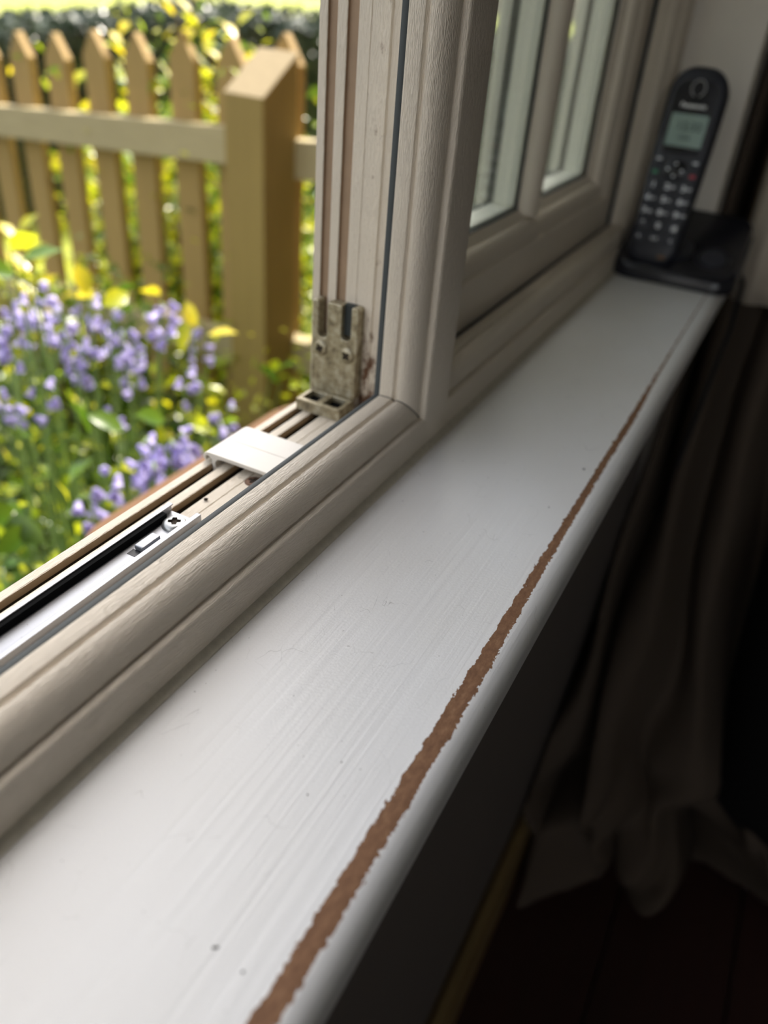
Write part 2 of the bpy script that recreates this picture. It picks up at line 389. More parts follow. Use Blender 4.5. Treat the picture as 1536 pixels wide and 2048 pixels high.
# screw head with a cross recess, axis +z, radius r
def screw_bm(r, h, cross=0.52, rec=0.0011):
    bm = bmesh.new(); N = 28
    outer0 = [bm.verts.new((r * math.cos(2 * math.pi * i / N), r * math.sin(2 * math.pi * i / N), 0)) for i in range(N)]
    outer1 = [bm.verts.new((r * 0.93 * math.cos(2 * math.pi * i / N), r * 0.93 * math.sin(2 * math.pi * i / N), h * 0.6)) for i in range(N)]
    top = [bm.verts.new((r * 0.72 * math.cos(2 * math.pi * i / N), r * 0.72 * math.sin(2 * math.pi * i / N), h)) for i in range(N)]
    for a, b in ((outer0, outer1), (outer1, top)):
        for i in range(N): bm.faces.new((a[i], a[(i + 1) % N], b[(i + 1) % N], b[i]))
    L = r * cross; wd = r * 0.17
    cp = [(wd, L), (-wd, L), (-wd * 1.3, wd * 1.3), (-L, wd), (-L, -wd), (-wd * 1.3, -wd * 1.3), (-wd, -L), (wd, -L), (wd * 1.3, -wd * 1.3), (L, -wd), (L, wd), (wd * 1.3, wd * 1.3)]
    c0 = [bm.verts.new((x, y, h)) for x, y in cp]; c1 = [bm.verts.new((x * 0.8, y * 0.8, h - rec)) for x, y in cp]
    n = len(cp); ee = []
    for i in range(n):
        bm.faces.new((c0[i], c0[(i + 1) % n], c1[(i + 1) % n], c1[i])).material_index = 1  # recess faces take the darker second material
    bm.faces.new(c1).material_index = 1
    ee = [bm.edges.get((c0[i], c0[(i + 1) % n])) for i in range(n)] + [bm.edges.get((top[i], top[(i + 1) % N])) for i in range(N)]
    bmesh.ops.triangle_fill(bm, use_beauty=True, edges=ee)
    return bm

# ---- friction stay track
tr = empty('hinge_track', (0, 0, 0), 0, win); tag(tr, 'bright aluminium hinge track')
XT = 0.2355
tp = [(0.0501, 0.0102), (0.0501, 0.0155), (0.0527, 0.0155), (0.0527, 0.0148), (0.0514, 0.0148), (0.0514, 0.0112), (0.0672, 0.0112), (0.0672, 0.0148), (0.0661, 0.0148), (0.0661, 0.0155), (0.0687, 0.0155), (0.0687, 0.0102)]
obj('channel', prism(tp, XL + 0.03, XT, lambda p, q, t: (t, p, q)), M['alu'], tr, 30, 0.00025)
bm = bmesh.new(); box(bm, (XL + 0.03, 0.0640, 0.0112), (0.2285, 0.0662, 0.01475)); o = obj('reflection_strip', bm, M['black_shade'], tr); tag(o, 'black strip standing for the dark reflection inside the channel')  # dark reflection and contact shade of the flange, put in as a black strip
bm = bmesh.new(); box(bm, (XL + 0.03, 0.0540, 0.0112), (0.196, 0.0546, 0.0114)); obj('scored_line', bm, M['steel'], tr)
o = obj('screw', screw_bm(0.0058, 0.0024, 0.5), [M['steel'], M['dirt']], tr, 40); o.location = (0.2270, 0.0585, 0.0112); o.rotation_euler = (0, 0, 0.6)
# punched tab: half-round
bm = bmesh.new(); box(bm, (0.2035, 0.0560, 0.0112), (0.2150, 0.0606, 0.0138)); obj('punched_tab', bm, M['alu'], tr, None, 0.0006)
bm = bmesh.new(); box(bm, (0.1995, 0.0560, 0.01118), (0.2035, 0.0612, 0.01135)); obj('punched_hole', bm, M['black_plastic'], tr)

# ---- white plastic clip bridging the channel
cl = empty('bridge_clip', (0, 0, 0), 0, win); tag(cl, 'white plastic clip bridging the channel')
cp = [(0.0300, 0.0155), (0.0820, 0.0158), (0.0838, 0.0155), (0.0852, 0.0146), (0.0859, 0.0132), (0.0858, 0.0118), (0.0850, 0.0108), (0.0841, 0.0106), (0.0840, 0.0112), (0.0845, 0.0122), (0.0843, 0.0132), (0.0834, 0.0139), (0.0822, 0.0136), (0.0806, 0.0124),
      (0.0802, 0.0060), (0.0788, 0.0035), (0.0772, 0.0035), (0.0768, 0.0075), (0.0782, 0.0085), (0.0784, 0.0112), (0.0766, 0.0132), (0.0740, 0.0136), (0.0300, 0.0134)]
obj('clip_plate', prism(cp, 0.2820, 0.2992, lambda p, q, t: (t, p, q)), M['clip'], cl, 30, 0.0002)
obj('clip_plate', prism(cp, 0.29935, 0.3165, lambda p, q, t: (t, p, q)), M['clip'], cl, 30, 0.0002)
# screw sunk in the floor beside it, and a crumb
o = obj('sunk_screw', screw_bm(0.0046, 0.0008, 0.6, 0.0006), [M['rust'], M['dirt']], win, 40); o.location = (0.2790, 0.0525, 0.0100); tag(o, 'rusty sunk screw')

# ---- zinc keep on the mullion
kp = empty('lock_keep', (0, 0, 0), 0, win); tag(kp, 'tarnished metal keep with two slots')
def slot(yc, hw, zt, zb):
    s = [(yc + hw, zt)]
    for i in range(7):
        a = math.pi * i / 6
        s.append((yc + hw * math.cos(a), zb - hw * math.sin(a) * 0.9))
    return s + [(yc - hw, zt)]
pl = [(0.0806, 0.0172), (0.0806, 0.0700), (0.0796, 0.0716)] + slot(0.0737, 0.0030, 0.0716, 0.0530) + slot(0.0585, 0.0031, 0.0716, 0.0545) + [(0.0522, 0.0716), (0.0511, 0.0704), (0.0509, 0.0172)]
obj('plate', prism(pl, 0.3765, 0.3842, lambda p, q, t: (t, p, q)), M['zinc'], kp, 30, 0.0006)
bm = bmesh.new()
X0, X1, Y0, Y1, Z0, Z1 = 0.3600, 0.3770, 0.0511, 0.0802, 0.0101, 0.0171
box(bm, (X0, Y0, Z0), (X0 + 0.0030, Y1, Z1)); box(bm, (X1 - 0.0022, Y0, Z0), (X1, Y1, Z1))
for ya, yb in ((Y0, Y0 + 0.0026), (0.0640, 0.0680), (Y1 - 0.0026, Y1)): box(bm, (X0 + 0.0028, ya, Z0), (X1 - 0.0020, yb, Z1 - 0.00003))
obj('base_box', bm, M['zinc'], kp, None, 0.0004)
bm = bmesh.new(); box(bm, (X0 + 0.002, Y0 + 0.001, Z0), (X1 - 0.001, Y1 - 0.001, Z0 + 0.0035)); obj('socket_shade', bm, M['black_shade'], kp)  # black block painting the shade inside the box holes
bm = bmesh.new(); box(bm, (0.3800, 0.0552, 0.0540), (0.3838, 0.0618, 0.0716)); obj('slot_back', bm, M['blackgasket'], kp)
for yy, zz in ((0.0742, 0.0443), (0.0567, 0.0437)):
    o = obj('screw', screw_bm(0.0046, 0.0020, 0.55), [M['zinc'], M['dirt']], kp, 40); o.rotation_euler = (0, -math.pi / 2, 0); o.location = (0.3766, yy, zz); o.rotation_euler.rotate_axis('Z', 0.4 if yy > 0.06 else 0.75)

# ------------------------------------------------------------------ closed casement
sw = empty('window_2', (0, 0, 0)); tag(sw, 'closed cream casement with a glazing bar and double glazing right of the mullion', 'window', kind='structure')
SI = [(0.0318, 0.0125), (0.0318, 0.0615), (0.0321, 0.0628), (0.0330, 0.0638), (0.0342, 0.0643), (0.0348, 0.0650)]
for i in range(11):
    a = math.pi / 2 * i / 10; SI.append((0.0432 - 0.0088 * math.cos(a), 0.0652 + 0.0128 * math.sin(a)))
SI += [(0.0440, 0.0772), (0.0446, 0.0785), (0.0486, 0.0835), (0.0496, 0.0840)]
SO = [(0.0500, 0.0835), (0.0500, 0.0700), (0.0760, 0.0700), (0.0760, 0.0835), (0.0768, 0.0840), (0.0800, 0.0820), (0.0880, 0.0740), (0.0885, 0.0125)]
sec = SI + SO
XA = 0.3880; XB = 0.9015; SH = HEAD + 0.0195
bot = lambda p, q, t: (t, p, q)
def mitred(name, fn, mat):
    bm = bmesh.new(); n = len(sec)
    A = [bm.verts.new(fn(p, q, 0)) for p, q in sec]; B = [bm.verts.new(fn(p, q, 1)) for p, q in sec]
    for i in range(n): bm.faces.new((A[i], A[(i + 1) % n], B[(i + 1) % n], B[i]))
    bm.faces.new(A[::-1]); bm.faces.new(B)
    o = obj(name, bm, [mat, M['outer_lit']], sw, 28)
    for p in o.data.polygons:
        if p.center.y > 0.0755 and len(p.vertices) == 4: p.material_index = 1
    return o
mitred('bottom_rail', lambda p, q, t: ((XA + q) if t == 0 else (XB - q), p, q), M['sash_x'])
mitred('top_rail', lambda p, q, t: ((XA + q) if t == 0 else (XB - q), p, SH - q), M['sash_x'])
mitred('stile', lambda p, q, t: (XB - q, p, q if t == 0 else SH - q), M['sash_z'])
mitred('stile', lambda p, q, t: (XA + q, p, q if t == 0 else SH - q), M['sash_z'])
GX0, GX1, GZ0, GZ1 = XA + 0.071, XB - 0.071, 0.071, SH - 0.071
for ya, yb in ((0.0505, 0.0540), (0.0715, 0.0750)):
    bm = bmesh.new(); box(bm, (GX0, ya, GZ0), (GX1, yb, GZ1)); obj('glass_pane', bm, M['glass'], sw)
def frame_bm(ins, ya, yb, wdt):
    bm = bmesh.new(); a0, a1, c0, c1 = XA + ins, XB - ins, ins, SH - ins
    box(bm, (a0, ya, c0), (a0 + wdt, yb, c1)); box(bm, (a1 - wdt, ya, c0), (a1, yb, c1)); box(bm, (a0 + wdt, ya, c0), (a1 - wdt, yb, c0 + wdt)); box(bm, (a0 + wdt, ya, c1 - wdt), (a1 - wdt, yb, c1)); return bm
obj('spacer_frame', frame_bm(0.074, 0.0541, 0.0714, 0.0118), M['spacer'], sw)
obj('glazing_gasket', frame_bm(0.079, 0.0492, 0.0506, 0.0060), M['blackgasket'], sw)
obj('glazing_gasket', frame_bm(0.079, 0.0749, 0.0768, 0.0070), M['blackgasket'], sw)
BX = 0.6340
bar = [(0.0502 - 0.0145 * math.sin(math.pi * i / 12) ** 0.8, BX - 0.0100 * math.cos(math.pi * i / 12)) for i in range(13)]
obj('glazing_bar', prism(bar, 0.0800, SH - 0.0800, lambda p, q, t: (q, p, t)), M['sash_z'], sw, 40)
obar = [(0.0752 + 0.0125 * math.sin(math.pi * i / 12) ** 0.8, BX - 0.0100 * math.cos(math.pi * i / 12)) for i in range(13)]
obj('outer_glazing_bar', prism(obar, 0.0800, SH - 0.0800, lambda p, q, t: (q, p, t)), M['outer_lit'], sw, 40)
bm = bmesh.new(); box(bm, (BX - 0.008, 0.0541, 0.0858), (BX + 0.008, 0.0714, SH - 0.0858)); obj('spacer_bar', bm, M['spacer'], sw, None, 0.0008)
for ya, yb in ((0.0498, 0.0505), (0.0750, 0.0757)):
    bm = bmesh.new(); box(bm, (BX - 0.0118, ya, 0.084), (BX + 0.0118, yb, SH - 0.084)); obj('bar_tape', bm, M['blackgasket'], sw)

# ------------------------------------------------------------------ sill, walls, floor
NR, NY = 0.0092, -0.0926
sp = [(0.0060, 0.0), (NY, 0.0)]
for i in range(1, 10):
    a = math.pi / 2 * i / 9; sp.append((NY - NR * math.sin(a), -NR + NR * math.cos(a)))
for i in range(0, 9):
    a = math.pi / 2 * i / 8; sp.append((NY - NR * math.cos(a), -0.0155 - NR * math.sin(a)))
sp += [(0.0060, -0.0155 - NR)]
bm = prism(sp, XL - 0.05, XREV + 0.0, lambda p, q, t: (t, p, q))
o = obj('trim_1', bm, M['sill'], None, 30); tag(o, 'white painted wooden window sill with bare brown wood worn along its front edge', 'window sill', kind='structure')
WY = -0.064
FZ = -0.72
def wall(name, label, mat, boxes, cat='wall'):
    bm = bmesh.new()
    for a, b in boxes: box(bm, a, b)
    return tag(obj(name, bm, mat), label, cat, kind='structure')
wall('wall_front', 'brown grey wall below the window sill', M['wall_paint'], [((XL - 0.05, WY, FZ - 0.02), (XREV, 0.10, -0.0255))])
wall('wall_right', 'plastered wall and pale reveal to the right of the window', M['plaster'], [((XREV, WY, FZ - 0.02), (7.0, 0.10, 2.7)), ((XL - 0.05, WY, HEAD + 0.03), (XREV, 0.10, 2.7))])
wall('wall_outside', 'brick outer face of the house beside the window', M['brick'], [((XREV + 0.03, 0.1005, -1.0), (7.0, 0.118, 2.7)), ((-5.0, 0.1005, -1.0), (XREV + 0.03, 0.118, -0.03)), ((-5.0, 0.1005, -0.03), (XL - 0.06, 0.118, 2.7)), ((XL - 0.06, 0.1005, HEAD + 0.04), (XREV + 0.03, 0.118, 2.7))])
wall('wall_left', 'plastered wall behind the camera to the left of the window', M['plaster'], [((-5.0, WY, FZ - 0.02), (XL - 0.05, 0.10, 2.6))])
wall('wall_back', 'dim back wall of the room', M['room_dark'], [((-3.2, -4.2, FZ - 0.02), (4.2, -4.0, 1.7))])
wall('wall_far', 'dim side walls of the room, the near one with an opening added for fill light', M['room_dark'], [((4.0, -4.0, FZ - 0.02), (4.2, WY, 1.7)),
     ((-2.6, -4.0, FZ - 0.02), (-2.4, -2.3, 1.7)), ((-2.6, -0.35, FZ - 0.02), (-2.4, WY, 1.7)), ((-2.6, -2.3, FZ - 0.02), (-2.4, -0.35, 0.10)), ((-2.6, -2.3, 1.5), (-2.4, -0.35, 1.7))])  # opening added in this unseen wall to let in fill daylight
wall('ceiling', 'dim ceiling of the room', M['room_dark'], [((-3.2, -4.2, 1.65), (4.2, WY, 1.75))], 'ceiling')
fl = empty('floor', (0, 0, FZ)); tag(fl, 'dark red brown wooden floor below the sill', 'floor', kind='structure')
bm = bmesh.new(); box(bm, (-3.0, -4.0, -0.03), (4.0, WY, -0.012)); obj('subfloor', bm, M['black_plastic'], fl)
bm = bmesh.new(); box(bm, (-3.0, -0.0695, -0.012), (4.0, 0.0695, 0.0)); proto = None
for i in range(26):
    if proto is None: proto = obj('floorboard', bm, M['floor'], fl, None, 0.0015); q = proto
    else: q = proto.copy(); COL.objects.link(q); q.parent = fl
    q.location = (0, WY - 0.0705 - 0.1415 * i, 0)
skp = [(WY, FZ), (WY, FZ + 0.098), (WY - 0.006, FZ + 0.104), (WY - 0.014, FZ + 0.102), (WY - 0.017, FZ + 0.094), (WY - 0.018, FZ)]
tag(obj('baseboard_front', prism(skp, -1.4, 3.5, lambda p, q, t: (t, p, q)), M['skirting'], None, 30), 'varnished tan wooden skirting board under the sill wall', 'skirting', kind='structure')

# ------------------------------------------------------------------ curtain
def curtain():
    path = [(1.10, -0.070), (0.985, -0.073), (0.992, -0.082), (1.060, -0.090), (0.985, -0.099), (0.955, -0.106), (0.950, -0.118), (0.975, -0.128), (1.000, -0.142), (0.965, -0.156), (0.952, -0.172), (0.985, -0.186), (1.03, -0.20), (0.99, -0.22), (0.965, -0.24), (1.0, -0.262), (1.05, -0.28), (1.02, -0.31), (1.06, -0.34)]
    # resample smoothly (Catmull-Rom)
    P = [Vector((x, y)) for x, y in path]; out = []
    for i in range(len(P) - 1):
        p0, p1, p2, p3 = P[max(i - 1, 0)], P[i], P[i + 1], P[min(i + 2, len(P) - 1)]
        for k in range(6):
            t = k / 6
            out.append(0.5 * ((2 * p1) + (-p0 + p2) * t + (2 * p0 - 5 * p1 + 4 * p2 - p3) * t * t + (-p0 + 3 * p1 - 3 * p2 + p3) * t ** 3))
    out.append(P[-1]); nC = len(out); nR = 100
    rnd = random.Random(3); ph = [rnd.uniform(0, 6.28) for _ in range(8)]
    V = []; F = []
    for r in range(nR + 1):
        z = 1.32 + (FZ + 0.012 - 1.32) * r / nR
        f = smoothstep(-0.12, -0.66, z); ff = smoothstep(-0.45, -0.70, z)
        for c, p in enumerate(out):
            s = c / (nC - 1)
            x = p.x - f * (0.33 + 0.07 * math.sin(s * 7 + 1)) * (0.70 + 0.30 * math.sin(s * 3.1)) * (1.0 - 0.45 * smoothstep(0.45, 1.0, s))
            y = p.y + 0.005 - f * s * 0.12 + f * 0.012 * math.sin(z * 23 + s * 15 + ph[0])
            # bunching near the floor
            x += ff * (0.035 * math.sin(s * 19 + z * 31 + ph[1]) + 0.022 * math.sin(s * 41 - z * 50 + ph[2]))
            y += ff * (0.020 * math.sin(s * 27 + z * 40 + ph[3]))
            x += 0.004 * math.sin(z * 9 + s * 30 + ph[4])
            zz = z + ff * 0.016 * (1 + math.sin(s * 33 + ph[5]))
            y = min(y, WY - 0.006 - (0.020 if zz < FZ + 0.12 else 0))
            V.append((x, y, zz))
    for r in range(nR):
        for c in range(nC - 1):
            a = r * nC + c; F.append((a, a + 1, a + nC + 1, a + nC))
    o = obj('cloth', (V, F), M['curtain'])
    for p in o.data.polygons: p.use_smooth = True
    s = o.modifiers.new('thick', 'SOLIDIFY'); s.thickness = 0.0022; s.offset = 0
    return o
cu = empty('curtain', (1.0, -0.15, FZ)); tag(cu, 'long taupe curtain hanging beside the window and bunched on the floor', 'curtain')
c_ = curtain(); c_.parent = cu; c_.location = -Vector(cu.location)
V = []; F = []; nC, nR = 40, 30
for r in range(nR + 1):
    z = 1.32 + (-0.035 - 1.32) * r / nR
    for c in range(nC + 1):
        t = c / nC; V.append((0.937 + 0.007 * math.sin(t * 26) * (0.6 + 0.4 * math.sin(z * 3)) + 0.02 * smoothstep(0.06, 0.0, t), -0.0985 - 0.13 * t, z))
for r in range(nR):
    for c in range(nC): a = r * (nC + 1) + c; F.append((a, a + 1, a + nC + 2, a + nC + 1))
M['lit_cloth'] = cloth('lit_beige_cloth', (0.56, 0.49, 0.40))
pc_ = obj('lit_curtain_panel', (V, F), M['lit_cloth'], None, 180); sm_ = pc_.modifiers.new('thick', 'SOLIDIFY'); sm_.thickness = 0.002; sm_.offset = 0  # added panel: daylight on the curtain above the sill put into its colour
tag(pc_, 'pale beige panel added for the lit curtain right of the telephone above sill level', 'curtain')
bm = bmesh.new(); tube(bm, [(0.94, -0.13, 1.332), (2.4, -0.13, 1.332)], 0.011, 12)
o = obj('curtain_rod', bm, M['twig'], None, 40); tag(o, 'dark curtain rod above the taupe curtain', 'curtain rod', kind='structure')

# black rounded thing standing before the curtain
def cushion():
    bm = bmesh.new(); bmesh.ops.create_uvsphere(bm, u_segments=40, v_segments=28, radius=1)
    for v in bm.verts:
        x, y, z = v.co
        f = lambda a, e: math.copysign(abs(a) ** e, a)
        v.co = (f(x, 0.75) * 0.20, f(y, 0.6) * 0.15, f(z, 0.62) * 0.255 )
        v.co.x += 0.012 * math.sin(9 * z + 3 * y); v.co.y += 0.008 * math.sin(7 * z)
    return bm
bb = empty('floor_cushion', (0.90, -0.385, FZ)); tag(bb, 'black soft rounded cushion upright against the bunched curtain', 'cushion')
o = obj('cover', cushion(), M['black_cloth'], bb, 180); o.location = (0, 0, 0.262 + 0.06)
bm = bmesh.new(); bmesh.ops.create_cone(bm, segments=32, radius1=0.12, radius2=0.13, depth=0.075, cap_ends=True); o = obj('foot', bm, M['black_cloth'], bb, 40); o.location = (0, 0, 0.0385)

# ------------------------------------------------------------------ cordless telephone
PH = empty('charging_dock', (0.808, -0.0515, 0.0)); tag(PH, 'black telephone charging base at the far end of the white sill', 'telephone base')
def rounded_rect(hx, hy, r, n=6, cx=0, cy=0):
    out = []
    for sx, sy, a0 in ((1, 1, 0), (-1, 1, 90), (-1, -1, 180), (1, -1, 270)):
        for i in range(n + 1):
            a = R_(a0 + 90 * i / n); out.append((cx + sx * (hx - r) + r * math.cos(a), cy + sy * (hy - r) + r * math.sin(a)))
    return out
def loft(layers):
    bm = bmesh.new(); rings = []
    for pts in layers: rings.append([bm.verts.new(p) for p in pts])
    n = len(rings[0])
    for a, b in zip(rings, rings[1:]):
        for i in range(n): bm.faces.new((a[i], a[(i + 1) % n], b[(i + 1) % n], b[i]))
    bm.faces.new(rings[0][::-1]); bm.faces.new(rings[-1]); return bm
# base: wedge rising to the back; local x away from the viewer, y across
BD, BW = 0.102, 0.116
def ztop(x): return 0.0130 + 0.42 * max(0.0, x)
L = []
for ins, zf in ((0.003, 0.0), (0.0, 0.10), (0.0, 0.78), (0.0012, 0.90), (0.0038, 1.0)):
    L.append([(x, y, zf * ztop(x)) for x, y in rounded_rect(BD / 2 - ins, BW / 2 - ins, 0.020 - ins, 8, BD / 2, 0)])
base = obj('base_body', loft(L), M['phone_gloss'], PH, 50)
# raised rim and round key on the right of the base, pocket for the handset at the left
def on_base(x): return ztop(x)
sl = math.atan(0.42)
rim = []
for h, g in ((0.0, 0.0), (0.0022, 0.0), (0.0028, 0.0006)):
    rim.append([(x, y, h) for x, y in rounded_rect(0.017 - g, 0.031 - g, 0.014 - g, 6)])
o = obj('cradle_collar', loft([[(p[0], p[1], p[2]) for p in r] for r in rim]), M['phone'], PH, 40); o.location = (0.034, 0.0205, on_base(0.034)); o.rotation_euler = (0, -sl, 0)
bm = bmesh.new(); bmesh.ops.create_cone(bm, segments=28, radius1=0.0125, radius2=0.0115, depth=0.003, cap_ends=True)
o = obj('base_button', bm, M['key'], PH, 30); o.location = (0.030, -0.031, on_base(0.030) + 0.001); o.rotation_euler = (0, -sl, 0)
bm = bmesh.new(); tube(bm, [(0.016 * math.cos(2 * math.pi * i / 32), 0.016 * math.sin(2 * math.pi * i / 32), 0) for i in range(33)], 0.0007, 6)
o = obj('button_ring', bm, M['phone'], PH, 60); o.location = (0.030, -0.031, on_base(0.030) + 0.0004); o.rotation_euler = (0, -sl, 0)
bm = bmesh.new(); tube(bm, [(0.018, -0.0577, ztop(0.018) * 0.86), (0.05, -0.0581, ztop(0.05) * 0.86), (0.082, -0.0577, ztop(0.082) * 0.86)], 0.0008, 6)
o = obj('edge_trim', bm, M['key'], PH, 60); tag(o, 'paler moulded edge line')

HS = empty('telephone_handset', (0.822, -0.0275, 0.0138)); HS.rotation_euler = (0, R_(17), 0); HS.scale = (1.06, 1.11, 1.045)
tag(HS, 'dark cordless telephone handset with grey-green screen standing in its base', 'telephone')
# local: face looks to -x, z up along the handset, y across (left of the picture is +y)
HL, HWd = 0.166, 0.0475
def hw(z):
    t = z / HL
    wv = HWd / 2 * (0.90 + 0.10 * smoothstep(0.0, 0.8, t))
    ra, rb = 0.019, 0.0225
    if z < ra * 0.8: wv *= math.sqrt(max(0.0, 1 - ((ra * 0.8 - z) / (ra * 0.8)) ** 2)) * 0.75 + 0.25
    if z > HL - rb: wv *= math.sqrt(max(0.0, 1 - ((z - HL + rb) / rb) ** 2.0)) * 0.80 + 0.20
    return wv
def hd_(z):
    t = z / HL
    dv = 0.0245 - 0.004 * math.sin(math.pi * t)
    if z < 0.012: dv *= 0.55 + 0.45 * math.sqrt(1 - ((0.012 - z) / 0.012) ** 2)
    if z > HL - 0.016: dv *= 0.45 + 0.55 * math.sqrt(max(0, 1 - ((z - HL + 0.016) / 0.016) ** 2))
    return dv
layers = []
zs = [0, 0.0012, 0.003, 0.006, 0.010, 0.015] + [0.02 + 0.0094 * i for i in range(13)] + [HL - 0.0225, HL - 0.018, HL - 0.013, HL - 0.0085, HL - 0.005, HL - 0.0025, HL - 0.001, HL]
for z in zs:
    a, d = hw(z), hd_(z); rr = min(a, d / 2) * 0.62
    layers.append([(d / 2 * 0.15 + x, y, z) for x, y in rounded_rect(d / 2, a, rr, 5)])
obj('body', loft(layers), M['phone'], HS, 60)
def front(z): return hd_(z) / 2 * 0.15 - hd_(z) / 2
def face_poly(name, pts, th, mat, out=0.0004, parent=HS):
    """flat outline (y, z) lying on the front face, pushed out a little"""
    bm = bmesh.new()
    A = [bm.verts.new((front(z) - out, y, z)) for y, z in pts]; B = [bm.verts.new((front(z) + th, y, z)) for y, z in pts]; n = len(pts)
    for i in range(n): bm.faces.new((A[i], A[(i + 1) % n], B[(i + 1) % n], B[i]))
    bm.faces.new(A); bm.faces.new(B[::-1]); return obj(name, bm, mat, parent)
face_poly('screen_surround', rounded_rect(0.0178, 0.0290, 0.011, 6, 0, 0.1245), 0.002, M['phone_gloss'], 0.0006)
scr = face_poly('screen', rounded_rect(0.0148, 0.0132, 0.0012, 3, 0, 0.1135), 0.0015, M['lcd'], 0.0009); tag(scr, 'grey-green liquid crystal screen')
face_poly('screen_legend_bar', rounded_rect(0.0150, 0.0028, 0.0008, 3, 0, 0.0975), 0.0015, M['phone_gloss'], 0.0010)
# earpiece ring
bm = bmesh.new()
n = 30; ring = [(0.0062 * math.sin(2 * math.pi * i / n + math.pi), 0.148 + 0.0076 * -math.cos(2 * math.pi * i / n + math.pi)) for i in range(2, n - 1)]
ring = [(0.0054 * math.sin(2 * math.pi * t), 0.1475 - 0.0066 * math.cos(2 * math.pi * t)) for t in [0.06 + 0.88 * i / 24 for i in range(25)]]
tube(bm, [(front(z) - 0.0006, y, z) for y, z in ring], 0.0007, 6)
o = obj('earpiece_ring', bm, M['ringgrey'], HS, 60); tag(o, 'silver ring around the earpiece')
def text_mesh(name, s, size, mat, loc, parent, bold=0.0, sx=1.0):
    cu_ = bpy.data.curves.new(name, 'FONT'); cu_.body = s; cu_.size = size; cu_.align_x = 'CENTER'; cu_.align_y = 'CENTER'; cu_.extrude = 0.00015; cu_.offset = bold; cu_.resolution_u = 3
    tmp = bpy.data.objects.new(name + '_t', cu_); COL.objects.link(tmp)
    dg = bpy.context.evaluated_depsgraph_get(); me = bpy.data.meshes.new_from_object(tmp.evaluated_get(dg)); bpy.data.objects.remove(tmp); bpy.data.curves.remove(cu_)
    me.materials.clear(); me.materials.append(mat)
    o = bpy.data.objects.new(name, me); COL.objects.link(o); o.parent = parent
    # text plane: local x -> -y (reading left to right for the viewer), local y -> z, normal -> -x
    o.matrix_local = Matrix(((0, 0, -1, loc[0]), (-sx, 0, 0, loc[1]), (0, 1, 0, loc[2]), (0, 0, 0, 1))); return o
def ftext(name, s, size, mat, y, z, out=0.0008, bold=0.0, parent=HS, sx=1.0): return text_mesh(name, s, size, mat, (front(z) - out, y, z), parent, bold, sx)
ftext('maker_lettering', 'Panasonic', 0.0052, M['silver'], 0.0, 0.1335, 0.0009, 0.00015)
ftext('screen_digits', '12:32', 0.0092, M['lcd_ink'], -0.0015, 0.1165, 0.0012, 0.00012)
ftext('screen_digits', '12/04', 0.0045, M['lcd_ink'], 0.001, 0.1075, 0.0012, 0.0001)
def key(y, z, hy, hz, mat=M['key'], name='key'):
    L = []
    for g, ot in ((0, -0.001), (0, 0.0007), (0.0007, 0.0013)):
        L.append([(front(zz) - ot, yy, zz) for yy, zz in rounded_rect(hy - g, hz - g, min(hy, hz) * 0.72 - g, 4, y, z)])
    return obj(name, loft(L), mat, HS, 50)
KX = (0.0135, 0.0, -0.0135)
for r, row in enumerate((('1', '2', '3'), ('4', '5', '6'), ('7', '8', '9'), ('*', '0', '#'), ('R', 'INT', 'C'))):
    zz = 0.0665 - 0.0112 * r
    for c, ch in enumerate(row):
        k_ = key(KX[c], zz, 0.0050, 0.0040)
        sub = {'2': 'ABC', '3': 'DEF', '4': 'GHI', '5': 'JKL', '6': 'MNO', '7': 'PQRS', '8': 'TUV', '9': 'WXYZ'}.get(ch)
        if ch in ('R', 'INT', 'C'): ftext('key_legend', ch, 0.0036, M['print'], KX[c], zz, 0.0016, 0.0001, k_)
        else:
            ftext('key_legend', ch, 0.0066, M['print'], KX[c] + (0.0020 if sub else 0), zz, 0.0016, 0.0003, k_)
            if sub: ftext('key_legend', sub, 0.0026, M['print'], KX[c] - 0.0024, zz, 0.0016, 0.0001, k_)
for yy in (0.0150, -0.0150):
    k_ = key(yy, 0.0885, 0.0042, 0.0024); face_poly('key_mark', rounded_rect(0.0022, 0.0009, 0.0006, 3, yy, 0.0885), 0.0, M['print'], 0.0016, k_)
k_ = key(0.0155, 0.0775, 0.0045, 0.0042); face_poly('key_mark', rounded_rect(0.0024, 0.0014, 0.0012, 3, 0.0155, 0.0775), 0.0, M['green_key'], 0.0016, k_)
k_ = key(-0.0155, 0.0775, 0.0045, 0.0042); face_poly('key_mark', rounded_rect(0.0024, 0.0014, 0.0012, 3, -0.0155, 0.0775), 0.0, M['red_key'], 0.0016, k_)
k_ = key(0.0, 0.0810, 0.0088, 0.0080, M['phone_gloss'], 'navigation_key')
for yy, zz in ((0, 0.0862), (0, 0.0758), (0.0058, 0.081), (-0.0058, 0.081)): face_poly('key_mark', rounded_rect(0.0010, 0.0010, 0.0009, 2, yy, zz), 0.0, M['print'], 0.0016, k_)
bm = bmesh.new(); box(bm, (0.006, -0.0062, -0.001), (0.010, 0.0062, 0.0)); obj('charge_contact', bm, M['steel'], HS)
bm = bmesh.new(); box(bm, (front(0.008) - 0.0006, -0.0130, 0.0055), (front(0.008) + 0.001, -0.0065, 0.0085)); o = obj('microphone_slot', bm, M['twig'], HS); tag(o, 'small tan slot at the foot')
# mains lead running from the base down past the sill
bm = bmesh.new(); tube(bm, [(0.900, -0.085, 0.012), (0.912, -0.100, 0.008), (0.918, -0.112, -0.010), (0.920, -0.114, -0.06), (0.916, -0.106, -0.20), (0.900, -0.100, -0.40), (0.885, -0.100, -0.60), (0.87, -0.104, FZ + 0.03)], 0.0026, 8)
tag(obj('telephone_lead', bm, M['black_plastic'], None, 60), 'thin black telephone lead hanging behind the far end of the sill', 'cable')

